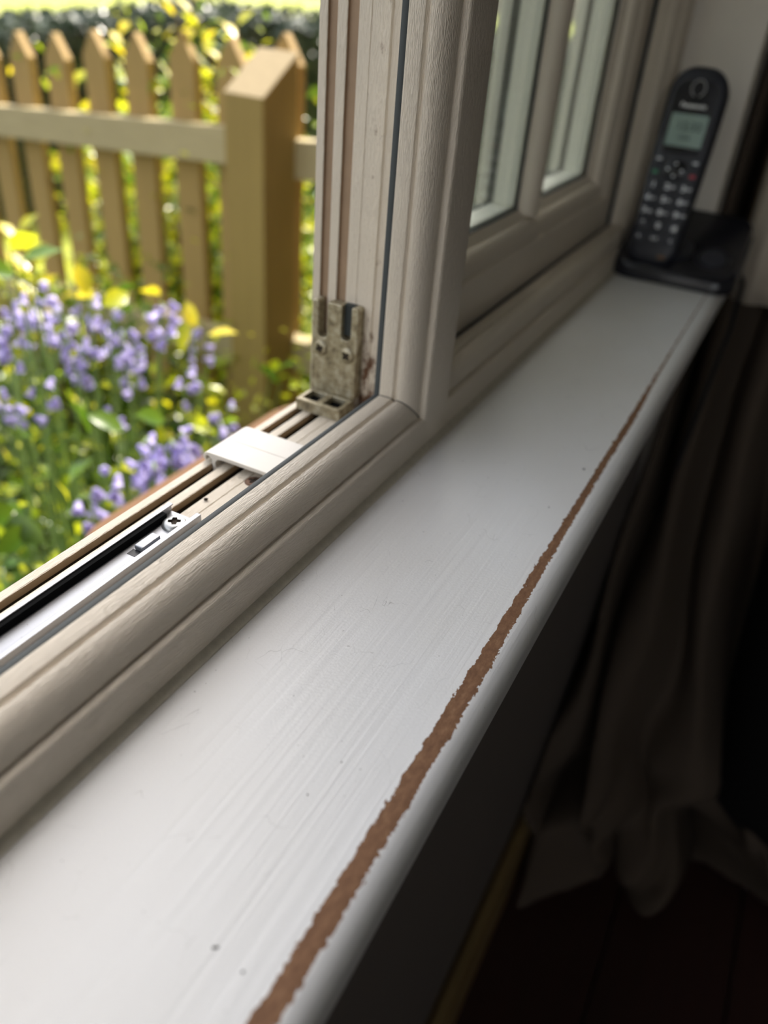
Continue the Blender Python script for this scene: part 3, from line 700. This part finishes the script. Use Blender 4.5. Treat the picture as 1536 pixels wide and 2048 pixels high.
# ------------------------------------------------------------------ crumbs and specks
def crumb(name, label, loc, r, flat=0.4, rz=0.0, stretch=1.0, mat=None):
    bm = bmesh.new(); bmesh.ops.create_icosphere(bm, subdivisions=1, radius=r)
    rnd = random.Random(int(loc[0] * 1e5))
    for v in bm.verts: v.co = Vector((v.co.x * stretch, v.co.y, v.co.z * flat)) * rnd.uniform(0.7, 1.25)
    o = obj(name, bm, mat or M['dirt'], None, 180); zmin = min(v.co.z for v in o.data.vertices)
    o.location = (loc[0], loc[1], loc[2] - zmin); o.rotation_euler = (0, 0, rz)
    return tag(o, label, 'dirt', 'specks of dirt')
M['speck'] = plain('grey_speck', (0.10, 0.095, 0.09), 0.9)
crumb('dirt_speck', 'oblong grey speck on the sill near the bottom of the picture', (0.0893, -0.0695, 0), 0.00055, 0.3, -0.9, 2.0, M['speck'])
crumb('dirt_speck', 'dark speck on the sill just behind the narrowing bare strip', (0.4085, -0.0823, 0), 0.0007, 0.4, 0.4, 1.5)
crumb('dirt_speck', 'tiny dark speck in the middle of the sill', (0.1603, -0.0677, 0), 0.0003, 0.5)
crumb('dirt_speck', 'tiny dark speck on the sill left of the middle one', (0.1434, -0.0648, 0), 0.0003, 0.5)
crumb('dirt_speck', 'faint round speck on the sill by the widest bare strip', (0.0877, -0.0798, 0), 0.0005, 0.25, 0, 1, M['speck'])
crumb('dirt_speck', 'small dark speck on the sill behind the middle of the bare strip', (0.3578, -0.0778, 0), 0.0004, 0.4)
crumb('dirt_speck', 'black speck stuck on the rounded sill nose', (0.135, -0.0970, -0.0042), 0.0006, 0.5)
crumb('dirt_crumb', 'black crumb on the channel floor between hinge track and clip', (0.2525, 0.0612, 0.0100), 0.0011, 0.6, 0.3, 1.2)
crumb('dirt_crumb', 'black crumb in the corner at the foot of the mullion', (0.3805, 0.0470, 0.0112), 0.0018, 0.7)

# ------------------------------------------------------------------ garden
GZ = lambda x, y: -0.60 - 0.075 * max(0.0, min(y, 6.0)) - 0.02 * max(0, min(x, 4) - 1)
def ground():
    V = []; F = []; nx, ny = 60, 60
    xs = [-4 + 8 * (i / nx) for i in range(nx + 1)]; ys = [0.10 + 6 * (j / ny) ** 1.5 for j in range(ny + 1)]
    for y in ys:
        for x in xs: V.append((x, y, GZ(x, y) + 0.012 * math.sin(9 * x) * math.sin(11 * y)))
    for j in range(ny):
        for i in range(nx):
            a = j * (nx + 1) + i; F.append((a, a + 1, a + nx + 2, a + nx + 1))
    return V, F
FXY = lambda y: 1.2693 + (y - 0.6974) * 0.126      # fence line x at y
V, F = ground()
o = obj('garden_bed', (V, F), M['soil'], None, 60); tag(o, 'dark earth of the flower bed under the bluebells', 'flower bed', kind='structure')
def lawn():
    V = []; F = []
    xs = [1.42, 1.7, 2, 2.5, 3, 4, 5, 7, 10, 15, 22, 35, 60]; ys = [0.1, 0.5, 1, 1.5, 2, 3, 4, 5, 7, 10, 15, 22, 35, 60]
    for y in ys:
        for x in xs: V.append((x + (0.13 * min(y, 3) if x < 2 else 0), y, GZ(x, y) + 0.010 + 0.004 * x))
    n = len(xs)
    for j in range(len(ys) - 1):
        for i in range(n - 1):
            a = j * n + i; F.append((a, a + 1, a + n + 1, a + n))
    return V, F
o = obj('lawn', lawn(), M['lawn'], None, 180); tag(o, 'bright sunlit lawn beyond the picket fence', 'lawn', kind='structure')

# --- picket fence
FD = Vector((-0.1248, -0.9894, 0.0742)).normalized(); FH = Vector((FD.x, FD.y, 0)).normalized(); FN = Vector((FH.y, -FH.x, 0))   # FN points to the camera side (-x)
if FN.x > 0: FN = -FN
fence = empty('picket_fence', (1.30, 1.0, GZ(1.3, 1.0))); tag(fence, 'pale timber picket fence with a square post beyond the open window', 'fence')
def fence_obj(name, bm, mat, bev=0.0015):
    o = obj(name, bm, mat, fence, None, bev); o.location = -Vector(fence.location); return o
PW, PT = 0.066, 0.018
P0 = Vector((1.3612, 1.4209, 0.0876)); STEP = 0.1222
def picket(i):
    c = P0 + FD * (STEP * i); rnd = random.Random(50 + i)
    zt = c.z + rnd.uniform(-0.004, 0.004); zb = GZ(c.x, c.y) + 0.02; lean = rnd.uniform(-0.012, 0.012)
    prof = [(-PW / 2, zb), (PW / 2, zb), (PW / 2, zt - 0.044), (0.002, zt), (-0.002, zt), (-PW / 2, zt - 0.044)]
    bm = bmesh.new(); fr = []; bk = []
    for s, z in prof:
        p = Vector((c.x, c.y, 0)) + FH * (s + lean * (z - zt)); p.z = z
        fr.append(bm.verts.new(p)); bk.append(bm.verts.new(p - FN * PT))
    n = len(prof)
    for k in range(n): bm.faces.new((fr[k], fr[(k + 1) % n], bk[(k + 1) % n], bk[k]))
    bm.faces.new(fr); bm.faces.new(bk[::-1]); return fence_obj('picket', bm, M['picket'])
for i in range(-3, 9): picket(i)
def railbar(i0, i1, dz, h, t, name='rail'):
    a = P0 + FD * (STEP * i0); b = P0 + FD * (STEP * i1); bm = bmesh.new(); vs = []
    for p in (a, b):
        for off in (0.0005, t):
            for z in (dz, dz - h):
                q = p + FN * off; vs.append(bm.verts.new((q.x, q.y, q.z + z)))
    for f in ((0, 1, 3, 2), (4, 6, 7, 5), (0, 2, 6, 4), (1, 5, 7, 3), (0, 4, 5, 1), (2, 3, 7, 6)): bm.faces.new([vs[k] for k in f])
    return fence_obj(name, bm, M['rail'], 0.002)
IP = 5.18
railbar(-3.4, IP - 0.02, -0.140, 0.062, 0.036); railbar(IP + 0.70, 8.4, -0.150, 0.062, 0.036)
railbar(-3.4, IP - 0.02, -0.520, 0.062, 0.036); railbar(IP + 0.70, 8.4, -0.500, 0.062, 0.036)
# square post with a sloping cut top
A_ = Vector((1.1599, 0.7370, 0.0)); PS = 0.0850
bm = bmesh.new(); vb = []; vt = []
zb = GZ(A_.x, A_.y) - 0.02
for s, d, zt in ((0, 0, 0.0617), (PS, 0, 0.0617), (PS, PS, 0.124), (0, PS, 0.124)):
    p = A_ + FH * s - FN * d; vb.append(bm.verts.new((p.x, p.y, zb))); vt.append(bm.verts.new((p.x, p.y, zt)))
for k in range(4): bm.faces.new((vb[k], vb[(k + 1) % 4], vt[(k + 1) % 4], vt[k]))
bm.faces.new(vb[::-1]); bm.faces.new(vt)
po = fence_obj('post', bm, [M['post'], M['endgrain']], 0.0015)
for p in po.data.polygons:
    if p.normal.z > 0.5: p.material_index = 1

# --- leaves
def leaf_shape(ln, wd, curl=0.2, seg=3):
    """small folded leaf lying along +x, returns verts, faces"""
    V = [(0, 0, 0)]; F = []
    prof = [(0.30, 0.85), (0.62, 0.9)] if seg == 3 else [(0.45, 1.0)]
    for t, wv in prof:
        V += [(ln * t, wd / 2 * wv, ln * curl * 0.25), (ln * t, 0, 0), (ln * t, -wd / 2 * wv, ln * curl * 0.25)]
    V.append((ln, 0, -ln * curl * 0.4))
    n = len(prof)
    F += [(0, 2, 1), (0, 3, 2)]
    for k in range(n - 1):
        b = 1 + 3 * k; F += [(b, b + 1, b + 4, b + 3), (b + 1, b + 2, b + 5, b + 4)]
    b = 1 + 3 * (n - 1); e = 1 + 3 * n; F += [(b, b + 1, e), (b + 1, b + 2, e)]
    return V, F
def rand_rot(rnd, up=0.4):
    d = Vector((rnd.gauss(0, 1), rnd.gauss(0, 1), rnd.gauss(up, 0.7))).normalized()
    q = d.to_track_quat('X', 'Z'); return q.to_matrix() @ Matrix.Rotation(rnd.uniform(-1.2, 1.2), 3, 'X')
def leaf_cloud(pts, ln, wd, rnd, seg=2, up=0.3):
    V = []; F = []; base = leaf_shape(1, wd / ln, 0.25, seg)
    for p in pts:
        s = ln * rnd.uniform(0.6, 1.35); R3 = rand_rot(rnd, up); o = len(V); p = Vector(p)
        for v in base[0]: q = R3 @ (Vector(v) * s) + p; V.append(tuple(q))
        for f in base[1]: F.append(tuple(o + k for k in f))
    return V, F
LV, LF = leaf_shape(0.030, 0.018, 0.25, 3)
def one_leaf_mesh(name, ln, wd, mat):
    v, f = leaf_shape(ln, wd, 0.25, 3); me = bpy.data.meshes.new(name); me.from_pydata(v, [], f); me.materials.append(mat)
    for p in me.polygons: p.use_smooth = True
    return me
leafA = one_leaf_mesh('leaf', 0.044, 0.027, M['leaf_gold']); leafB = one_leaf_mesh('leaf', 0.040, 0.025, M['leaf_yellow'])

def shrub(loc, height, rad, label, seed, n_stuff, n_leaf, tips, yellow=0.6, mat='leaf_gold'):
    rnd = random.Random(seed); root = empty('golden_shrub', loc); tag(root, label, 'shrub', 'golden leaved shrubs behind the pickets')
    bm = bmesh.new(); stems = []
    for k in range(9):
        a = rnd.uniform(0, 6.28); top = Vector((math.cos(a) * rad[0] * rnd.uniform(.3, 1), math.sin(a) * rad[1] * rnd.uniform(.3, 1), height * rnd.uniform(0.6, 0.98)))
        stems.append([Vector((top.x * t * (0.4 + 0.6 * t), top.y * t * (0.4 + 0.6 * t), top.z * t)) for t in (0, .25, .5, .75, 1)])
    for tp in tips:
        tp = Vector(tp) - Vector(loc); stems.append([Vector((tp.x * t * (0.5 + 0.5 * t), tp.y * t * (0.5 + 0.5 * t), tp.z * t)) for t in (0, .25, .5, .75, 1)])
    for s in stems: tube(bm, s, [0.005, 0.004, 0.0032, 0.0024, 0.0012], 5)
    obj('stems', bm, M['twig'], root, 60)
    def along():
        s = rnd.choice(stems); t = rnd.uniform(0.03, 1.0) * 3.999; i = int(t); p = s[i].lerp(s[i + 1], t - i)
        sp_ = 0.055
        return p + Vector((rnd.gauss(0, sp_), rnd.gauss(0, sp_), rnd.gauss(0, sp_)))
    v, f = leaf_cloud([along() for _ in range(n_stuff)], 0.026, 0.016, rnd)
    o = obj('foliage', (v, f), M[mat], root); tag(o, kind='stuff')
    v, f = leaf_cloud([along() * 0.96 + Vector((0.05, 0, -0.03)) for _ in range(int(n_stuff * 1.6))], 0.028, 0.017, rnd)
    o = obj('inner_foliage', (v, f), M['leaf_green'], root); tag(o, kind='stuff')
    k = 0
    for s in stems[9:]:
        for j in range(15):
            t = 1 - 0.024 * j; i = min(3, int(t * 4)); p = s[i].lerp(s[i + 1], t * 4 - i)
            q = bpy.data.objects.new('leaf', rnd.choice((leafA, leafB))); COL.objects.link(q); q.parent = root
            ang = j * 1.6 + rnd.uniform(-.3, .3); d = Vector((math.cos(ang), math.sin(ang), 0.75)).normalized(); p = p + Vector((d.x, d.y, 0)) * 0.008
            q.rotation_mode = 'QUATERNION'; q.rotation_quaternion = d.to_track_quat('X', 'Z'); q.location = p; k += 1
    while k < n_leaf:
        q = bpy.data.objects.new('leaf', leafB if rnd.random() < yellow else leafA); COL.objects.link(q); q.parent = root
        q.rotation_mode = 'QUATERNION'; q.rotation_quaternion = rand_rot(rnd, 0.4).to_quaternion(); q.location = along() + Vector((-0.02, 0, 0)); k += 1
    return root
def sh_at(y, dx): x = FXY(y) + dx; return (x, y, GZ(x, y))
shrub(sh_at(0.86, 0.20), 0.72, (0.12, 0.14), 'golden leaved shrub with the tallest sprigs nearest the fence post', 11, 1300, 62, [(1.33, 0.93, 0.175), (1.34, 0.99, 0.19), (1.345, 0.845, 0.145), (1.35, 0.88, 0.10)])
shrub(sh_at(1.10, 0.20), 0.70, (0.12, 0.15), 'golden leaved shrub behind the middle pickets with one sprig showing', 12, 1300, 60, [(1.39, 1.16, 0.105), (1.38, 1.12, 0.06)])
shrub(sh_at(1.36, 0.22), 0.62, (0.12, 0.16), 'low golden leaved shrub behind the leftmost pickets', 13, 1300, 55, [(1.41, 1.32, 0.00)])
shrub(sh_at(0.62, 0.30), 0.50, (0.10, 0.10), 'sparse golden shrub seen right of the fence post', 14, 260, 30, [(1.52, 0.66, 0.03)])
shrub((0.98, 0.98, GZ(.98, .98)), 0.46, (0.12, 0.14), 'leafy green shrub in front of the pickets at the left edge', 15, 420, 45, [(0.93, 0.99, -0.16), (0.90, 0.93, -0.20)], 0.25, 'leaf_green')

# --- broad leaves standing clear among the flowers
def unproj(u, v, dist):
    d = right * ((u - 768) / FPX) + down * ((v - 1024) / FPX) + fwd; h = math.hypot(d.x, d.y); return CAM + d * (dist / h)
bp = empty('broad_leaved_plant', (0.86, 0.80, GZ(0.86, 0.80))); tag(bp, 'broad leaved plant with pale and yellow leaves standing over the bluebells', 'plant')
bigA = one_leaf_mesh('leaf', 0.044, 0.026, M['leaf_gold']); bigB = one_leaf_mesh('leaf', 0.040, 0.024, M['leaf_yellow']); bigC = one_leaf_mesh('leaf', 0.046, 0.026, M['leaf_green'])
rb = random.Random(77); bm = bmesh.new()
for (u, v, dist, me_) in ((20, 500, .98, bigA), (45, 520, 1.0, bigC), (70, 540, .98, bigA), (15, 580, .95, bigA), (30, 545, 1.02, bigC), (150, 585, 1.0, bigB), (175, 590, 1.0, bigB), (205, 612, .98, bigA), (215, 600, 1.0, bigC), (265, 620, 1.02, bigC), (375, 640, 1.05, bigA), (395, 655, 1.02, bigB), (415, 670, 1.04, bigB), (320, 590, 1.1, bigB), (545, 745, 1.1, bigC), (560, 770, 1.1, bigC), (100, 900, .85, bigC), (40, 860, .86, bigC), (180, 870, .85, bigC), (60, 1050, .74, bigC), (30, 1020, .76, bigC), (90, 1090, .72, bigC), (250, 860, .85, bigC), (330, 840, .9, bigC), (140, 960, .8, bigC)):
    c = unproj(u, v, dist) - Vector(bp.location)
    q = bpy.data.objects.new('leaf', me_); COL.objects.link(q); q.parent = bp; q.rotation_mode = 'QUATERNION'; q.rotation_quaternion = rand_rot(rb, 0.5).to_quaternion(); q.location = c
    g = Vector((c.x * 0.75, c.y * 0.75, 0)); gz = GZ(g.x + bp.location.x, g.y + bp.location.y) - bp.location.z
    tube(bm, [Vector((g.x, g.y, gz)), Vector((g.x * .4 + c.x * .6, g.y * .4 + c.y * .6, gz + (c.z - gz) * 0.6)), c], [0.0022, 0.0018, 0.001], 5)
obj('stems', bm, M['stem'], bp, 60)
# --- bluebells
def bell_mesh():
    bm = bmesh.new(); prof = [(0.0012, 0.0), (0.0042, -0.003), (0.0050, -0.008), (0.0056, -0.012), (0.0085, -0.0155)]; n = 6; rings = []
    for r, z in prof: rings.append([bm.verts.new((r * math.cos(2 * math.pi * i / n), r * math.sin(2 * math.pi * i / n), z)) for i in range(n)])
    for a, b in zip(rings, rings[1:]):
        for i in range(n): bm.faces.new((a[i], a[(i + 1) % n], b[(i + 1) % n], b[i]))
    me = bpy.data.meshes.new('bell_flower'); bm.to_mesh(me); bm.free(); me.materials.append(M['bell'])
    for p in me.polygons: p.use_smooth = True
    return me
BELL = bell_mesh()
def strap_mesh(bm, base, d, ln, wd, droop, rnd):
    side = Vector((-d.y, d.x, 0)); prev = None
    for k in range(7):
        t = k / 6; p = base + d * (ln * 0.55 * t) + Vector((0, 0, ln * (0.85 * t - droop * t * t)))
        wv = wd * (1 - t ** 2.2) + 0.0004; dip = Vector((0, 0, -wv * 0.25))
        cur = [bm.verts.new(p + side * wv / 2), bm.verts.new(p + dip), bm.verts.new(p - side * wv / 2)]
        if prev:
            bm.faces.new((prev[0], prev[1], cur[1], cur[0])); bm.faces.new((prev[1], prev[2], cur[2], cur[1]))
        prev = cur
def unproj(u, v, dist):
    d = right * ((u - 768) / FPX) + down * ((v - 1024) / FPX) + fwd; h = math.hypot(d.x, d.y); return CAM + d * (dist / h)
BPOS = [(70, 612, 1.02, 'topmost bluebell flower spike at the left below the fence'), (28, 640, 1.12, 'bluebell spike at the left edge below the yellow leaves'), (110, 650, 1.10, 'bluebell spike just right of the topmost one'),
        (190, 655, 1.02, 'dense bluebell spike in the middle of the clump'), (232, 668, 1.06, 'bluebell spike at the right of the middle pair'), (325, 645, 1.00, 'tall bluebell spike standing alone before the fence rail'),
        (135, 715, 0.98, 'bright bluebell spike in the centre of the clump'), (60, 660, 1.05, 'shaded bluebell spike behind the topmost one'), (165, 740, 1.02, 'small bluebell spike under the bright central one'),
        (250, 700, 1.00, 'small bluebell spike hanging right of the centre'), (375, 775, 0.98, 'drooping bluebell spike low on the right beside the fence post'), (275, 745, 1.04, 'sparse bluebell spike midway to the post'),
        (95, 800, 0.95, 'dusky bluebell spike low at the left'), (235, 830, 0.98, 'dusky bluebell spike low in the middle'), (460, 845, 0.94, 'blue bluebell spike at the foot of the fence post'),
        (345, 920, 0.78, 'bluebell spike just outside the white clip'), (300, 915, 0.80, 'bluebell spike left of the one by the white clip'), (310, 965, 0.76, 'large deep blue bluebell spike close to the window channel'),
        (245, 965, 0.78, 'deep blue bluebell spike left of the large close one'), (370, 905, 0.80, 'deep blue bluebell spike nearest the white clip'), (180, 1030, 0.76, 'lowest bluebell spike above the window channel'),
        (5, 700, 1.0, 'bluebell spike cut by the left edge of the picture'), (5, 820, 0.95, 'low bluebell spike cut by the left edge of the picture'), (385, 700, 1.05, 'small bluebell spike beside the tall lone one')]
for i, (u, v, dist, lab) in enumerate(BPOS):
    rnd = random.Random(100 + i); c = unproj(u, v, dist); n = rnd.randint(6, 9) if v < 760 or v > 880 else rnd.randint(4, 6)
    sl_ = 0.075 if n > 8 else 0.05
    lean = Vector((rnd.uniform(-.10, .10), rnd.uniform(-.14, .06), 0)); g = Vector((c.x, c.y, 0)) - lean * 0.4; g.z = GZ(g.x, g.y)
    root = empty('bluebell', g); tag(root, lab, 'flower', 'bluebells in the flower bed')
    top = c - g + Vector((0, 0, sl_ * 0.5)); H_ = top.z
    pts = [Vector((top.x * t ** 1.6, top.y * t ** 1.6, H_ * t)) for t in (0, .3, .6, .8, .92, 1)]; pts.append(pts[-1] + Vector((lean.x, lean.y, -0.03)).normalized() * 0.012)
    bm = bmesh.new(); tube(bm, pts, [0.003, 0.0028, 0.0024, 0.002, 0.0016, 0.0012, 0.0008], 6); obj('stem', bm, M['stem'], root, 60)
    for k in range(n):
        t = 1 - sl_ / H_ * (k / n); p = Vector((top.x * t ** 1.6, top.y * t ** 1.6, H_ * t)); a = k * 2.4 + rnd.uniform(-.4, .4)
        q = bpy.data.objects.new('bell_flower', BELL); COL.objects.link(q); q.parent = root
        q.location = p + Vector((math.cos(a), math.sin(a), 0)) * rnd.uniform(0.007, 0.017); s = rnd.uniform(0.65, 1.0); q.scale = (s, s, s)
        q.rotation_euler = (rnd.uniform(-.5, .5) + 0.7 * math.sin(a), rnd.uniform(-.5, .5) - 0.7 * math.cos(a), rnd.uniform(0, 6))
    for k in range(3):
        a = rnd.uniform(0, 6.28); bm = bmesh.new(); strap_mesh(bm, Vector((0, 0, 0.0)), Vector((math.cos(a), math.sin(a), 0)), rnd.uniform(0.22, 0.34), 0.014, rnd.uniform(.3, .65), rnd)
        obj('leaf', bm, M['leaf_strap'], root, 180)

# --- strap leaves and low green growth that nobody could count
rnd = random.Random(21); bm = bmesh.new()
for k in range(2600):
    y = 0.33 + 1.7 * rnd.random() ** 1.1; x = rnd.uniform(-0.1, FXY(y) + 0.05)
    a = rnd.uniform(0, 6.28); strap_mesh(bm, Vector((x, y, GZ(x, y) - 0.01)), Vector((math.cos(a), math.sin(a), 0)), rnd.uniform(0.12, 0.33), rnd.uniform(0.006, 0.014), rnd.uniform(.25, .8), rnd)
o = obj('strap_leaves', bm, M['leaf_strap'], None, 180); tag(o, 'mass of green strap leaves filling the flower bed', 'leaves', kind='stuff')
pts = []
for k in range(5200):
    y = 0.16 + 1.7 * rnd.random() ** 1.2; x = rnd.uniform(-0.1, FXY(y) + 0.03)
    hgt = 0.10 + 0.16 * (math.sin(5.1 * x + 1) * math.sin(6.3 * y) + 1) / 2
    pts.append((x, y, GZ(x, y) + rnd.uniform(0, hgt)))
v, f = leaf_cloud(pts, 0.026, 0.015, rnd, 2, 0.5)
o = obj('low_growth', (v, f), M['leaf_green'], None); tag(o, 'low leafy green growth between the bluebells', 'leaves', kind='stuff')
pts = []
for k in range(2600):
    y = 0.30 + 1.3 * rnd.random(); x = rnd.uniform(0.2, FXY(y) - 0.02); pts.append((x, y, GZ(x, y) + 0.06 + 0.32 * rnd.random() ** 1.4))
v, f = leaf_cloud(pts, 0.024, 0.013, rnd, 2, 0.6)
o = obj('bright_growth', (v, f), M['leaf_gold'], None); tag(o, 'scattered bright yellow green leaves over the flower bed', 'leaves', kind='stuff')
# --- grass blades near the fence on the lawn side
bm = bmesh.new()
for k in range(2200):
    y = 0.2 + 3.2 * rnd.random(); x = FXY(y) + 0.08 + 1.4 * rnd.random() ** 1.5; a = rnd.uniform(0, 6.28)
    b = Vector((x, y, GZ(x, y))); d = Vector((math.cos(a), math.sin(a), 0)); h = rnd.uniform(0.04, 0.12); s = Vector((-d.y, d.x, 0)) * 0.003
    q = [bm.verts.new(p) for p in (b - s, b + s, b + d * h * 0.3 + Vector((0, 0, h)))]; bm.faces.new(q)
o = obj('lawn_grass', bm, M['leaf_gold'], None); tag(o, 'rough bright grass along the far side of the fence', 'grass', kind='stuff')

# --- dark clipped hedge across the lawn
hp = [Vector((1.6, 4.1)), Vector((2.77, 3.25)), Vector((3.05, 2.95)), Vector((3.35, 2.55)), Vector((3.62, 2.05)), Vector((4.05, 1.0)), Vector((4.3, 0.2))]
ht = [-0.10, -0.055, -0.005, 0.075, 0.055, 0.06, 0.05]
hedge = empty('clipped_hedge', (3.2, 2.7, GZ(3.2, 2.7))); tag(hedge, 'dark clipped hedge in shade across the lawn behind the fence', 'hedge')
V = []; F = []; lp = []; rnd = random.Random(5)
for k, (p, t) in enumerate(zip(hp, ht)):
    nrm = Vector((0.75, 0.66)); zb = GZ(p.x, p.y)
    for q, z in ((p, zb), (p + nrm * 0.03, t - 0.03), (p + nrm * 0.07, t), (p + nrm * 0.55, t), (p + nrm * 0.60, zb)): V.append((q.x, q.y, z))
for k in range(len(hp) - 1):
    for j in range(4): a = k * 5 + j; F.append((a, a + 1, a + 6, a + 5))
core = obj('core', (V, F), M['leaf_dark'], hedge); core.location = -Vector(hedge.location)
for k in range(9000):
    i = rnd.randrange(len(hp) - 1); t = rnd.random(); p = hp[i].lerp(hp[i + 1], t); tz = ht[i] * (1 - t) + ht[i + 1] * t; zb = GZ(p.x, p.y)
    if rnd.random() < 0.62: q = (p.x + rnd.gauss(0, .015), p.y + rnd.gauss(0, .015), rnd.uniform(zb, tz))
    else: s = rnd.random() * 0.55; q = (p.x + 0.75 * s, p.y + 0.66 * s, tz + rnd.gauss(0, 0.015))
    lp.append(q)
v, f = leaf_cloud(lp, 0.045, 0.028, rnd, 2, 0.3)
o = obj('foliage', (v, f), M['leaf_dark'], hedge); o.location = -Vector(hedge.location); tag(o, kind='stuff')

# --- terracotta trough just below the window
tr_ = empty('terracotta_trough', (0.495, 0.205, GZ(0.5, 0.2))); tag(tr_, 'terracotta trough with a rounded end just outside below the window channel', 'planter')
def ring3(hx, hy, r, z): return [(x, y, z) for x, y in rounded_rect(hx, hy, r, 8)]
zt = -0.150 - tr_.location.z
obj('pot', loft([ring3(.15, .045, .04, 0.0), ring3(.165, .055, .05, zt - 0.03), ring3(.175, .066, .06, zt - 0.028), ring3(.175, .066, .06, zt), ring3(.163, .054, .05, zt), ring3(.160, .051, .048, zt - 0.02)]), M['terracotta'], tr_, 40)
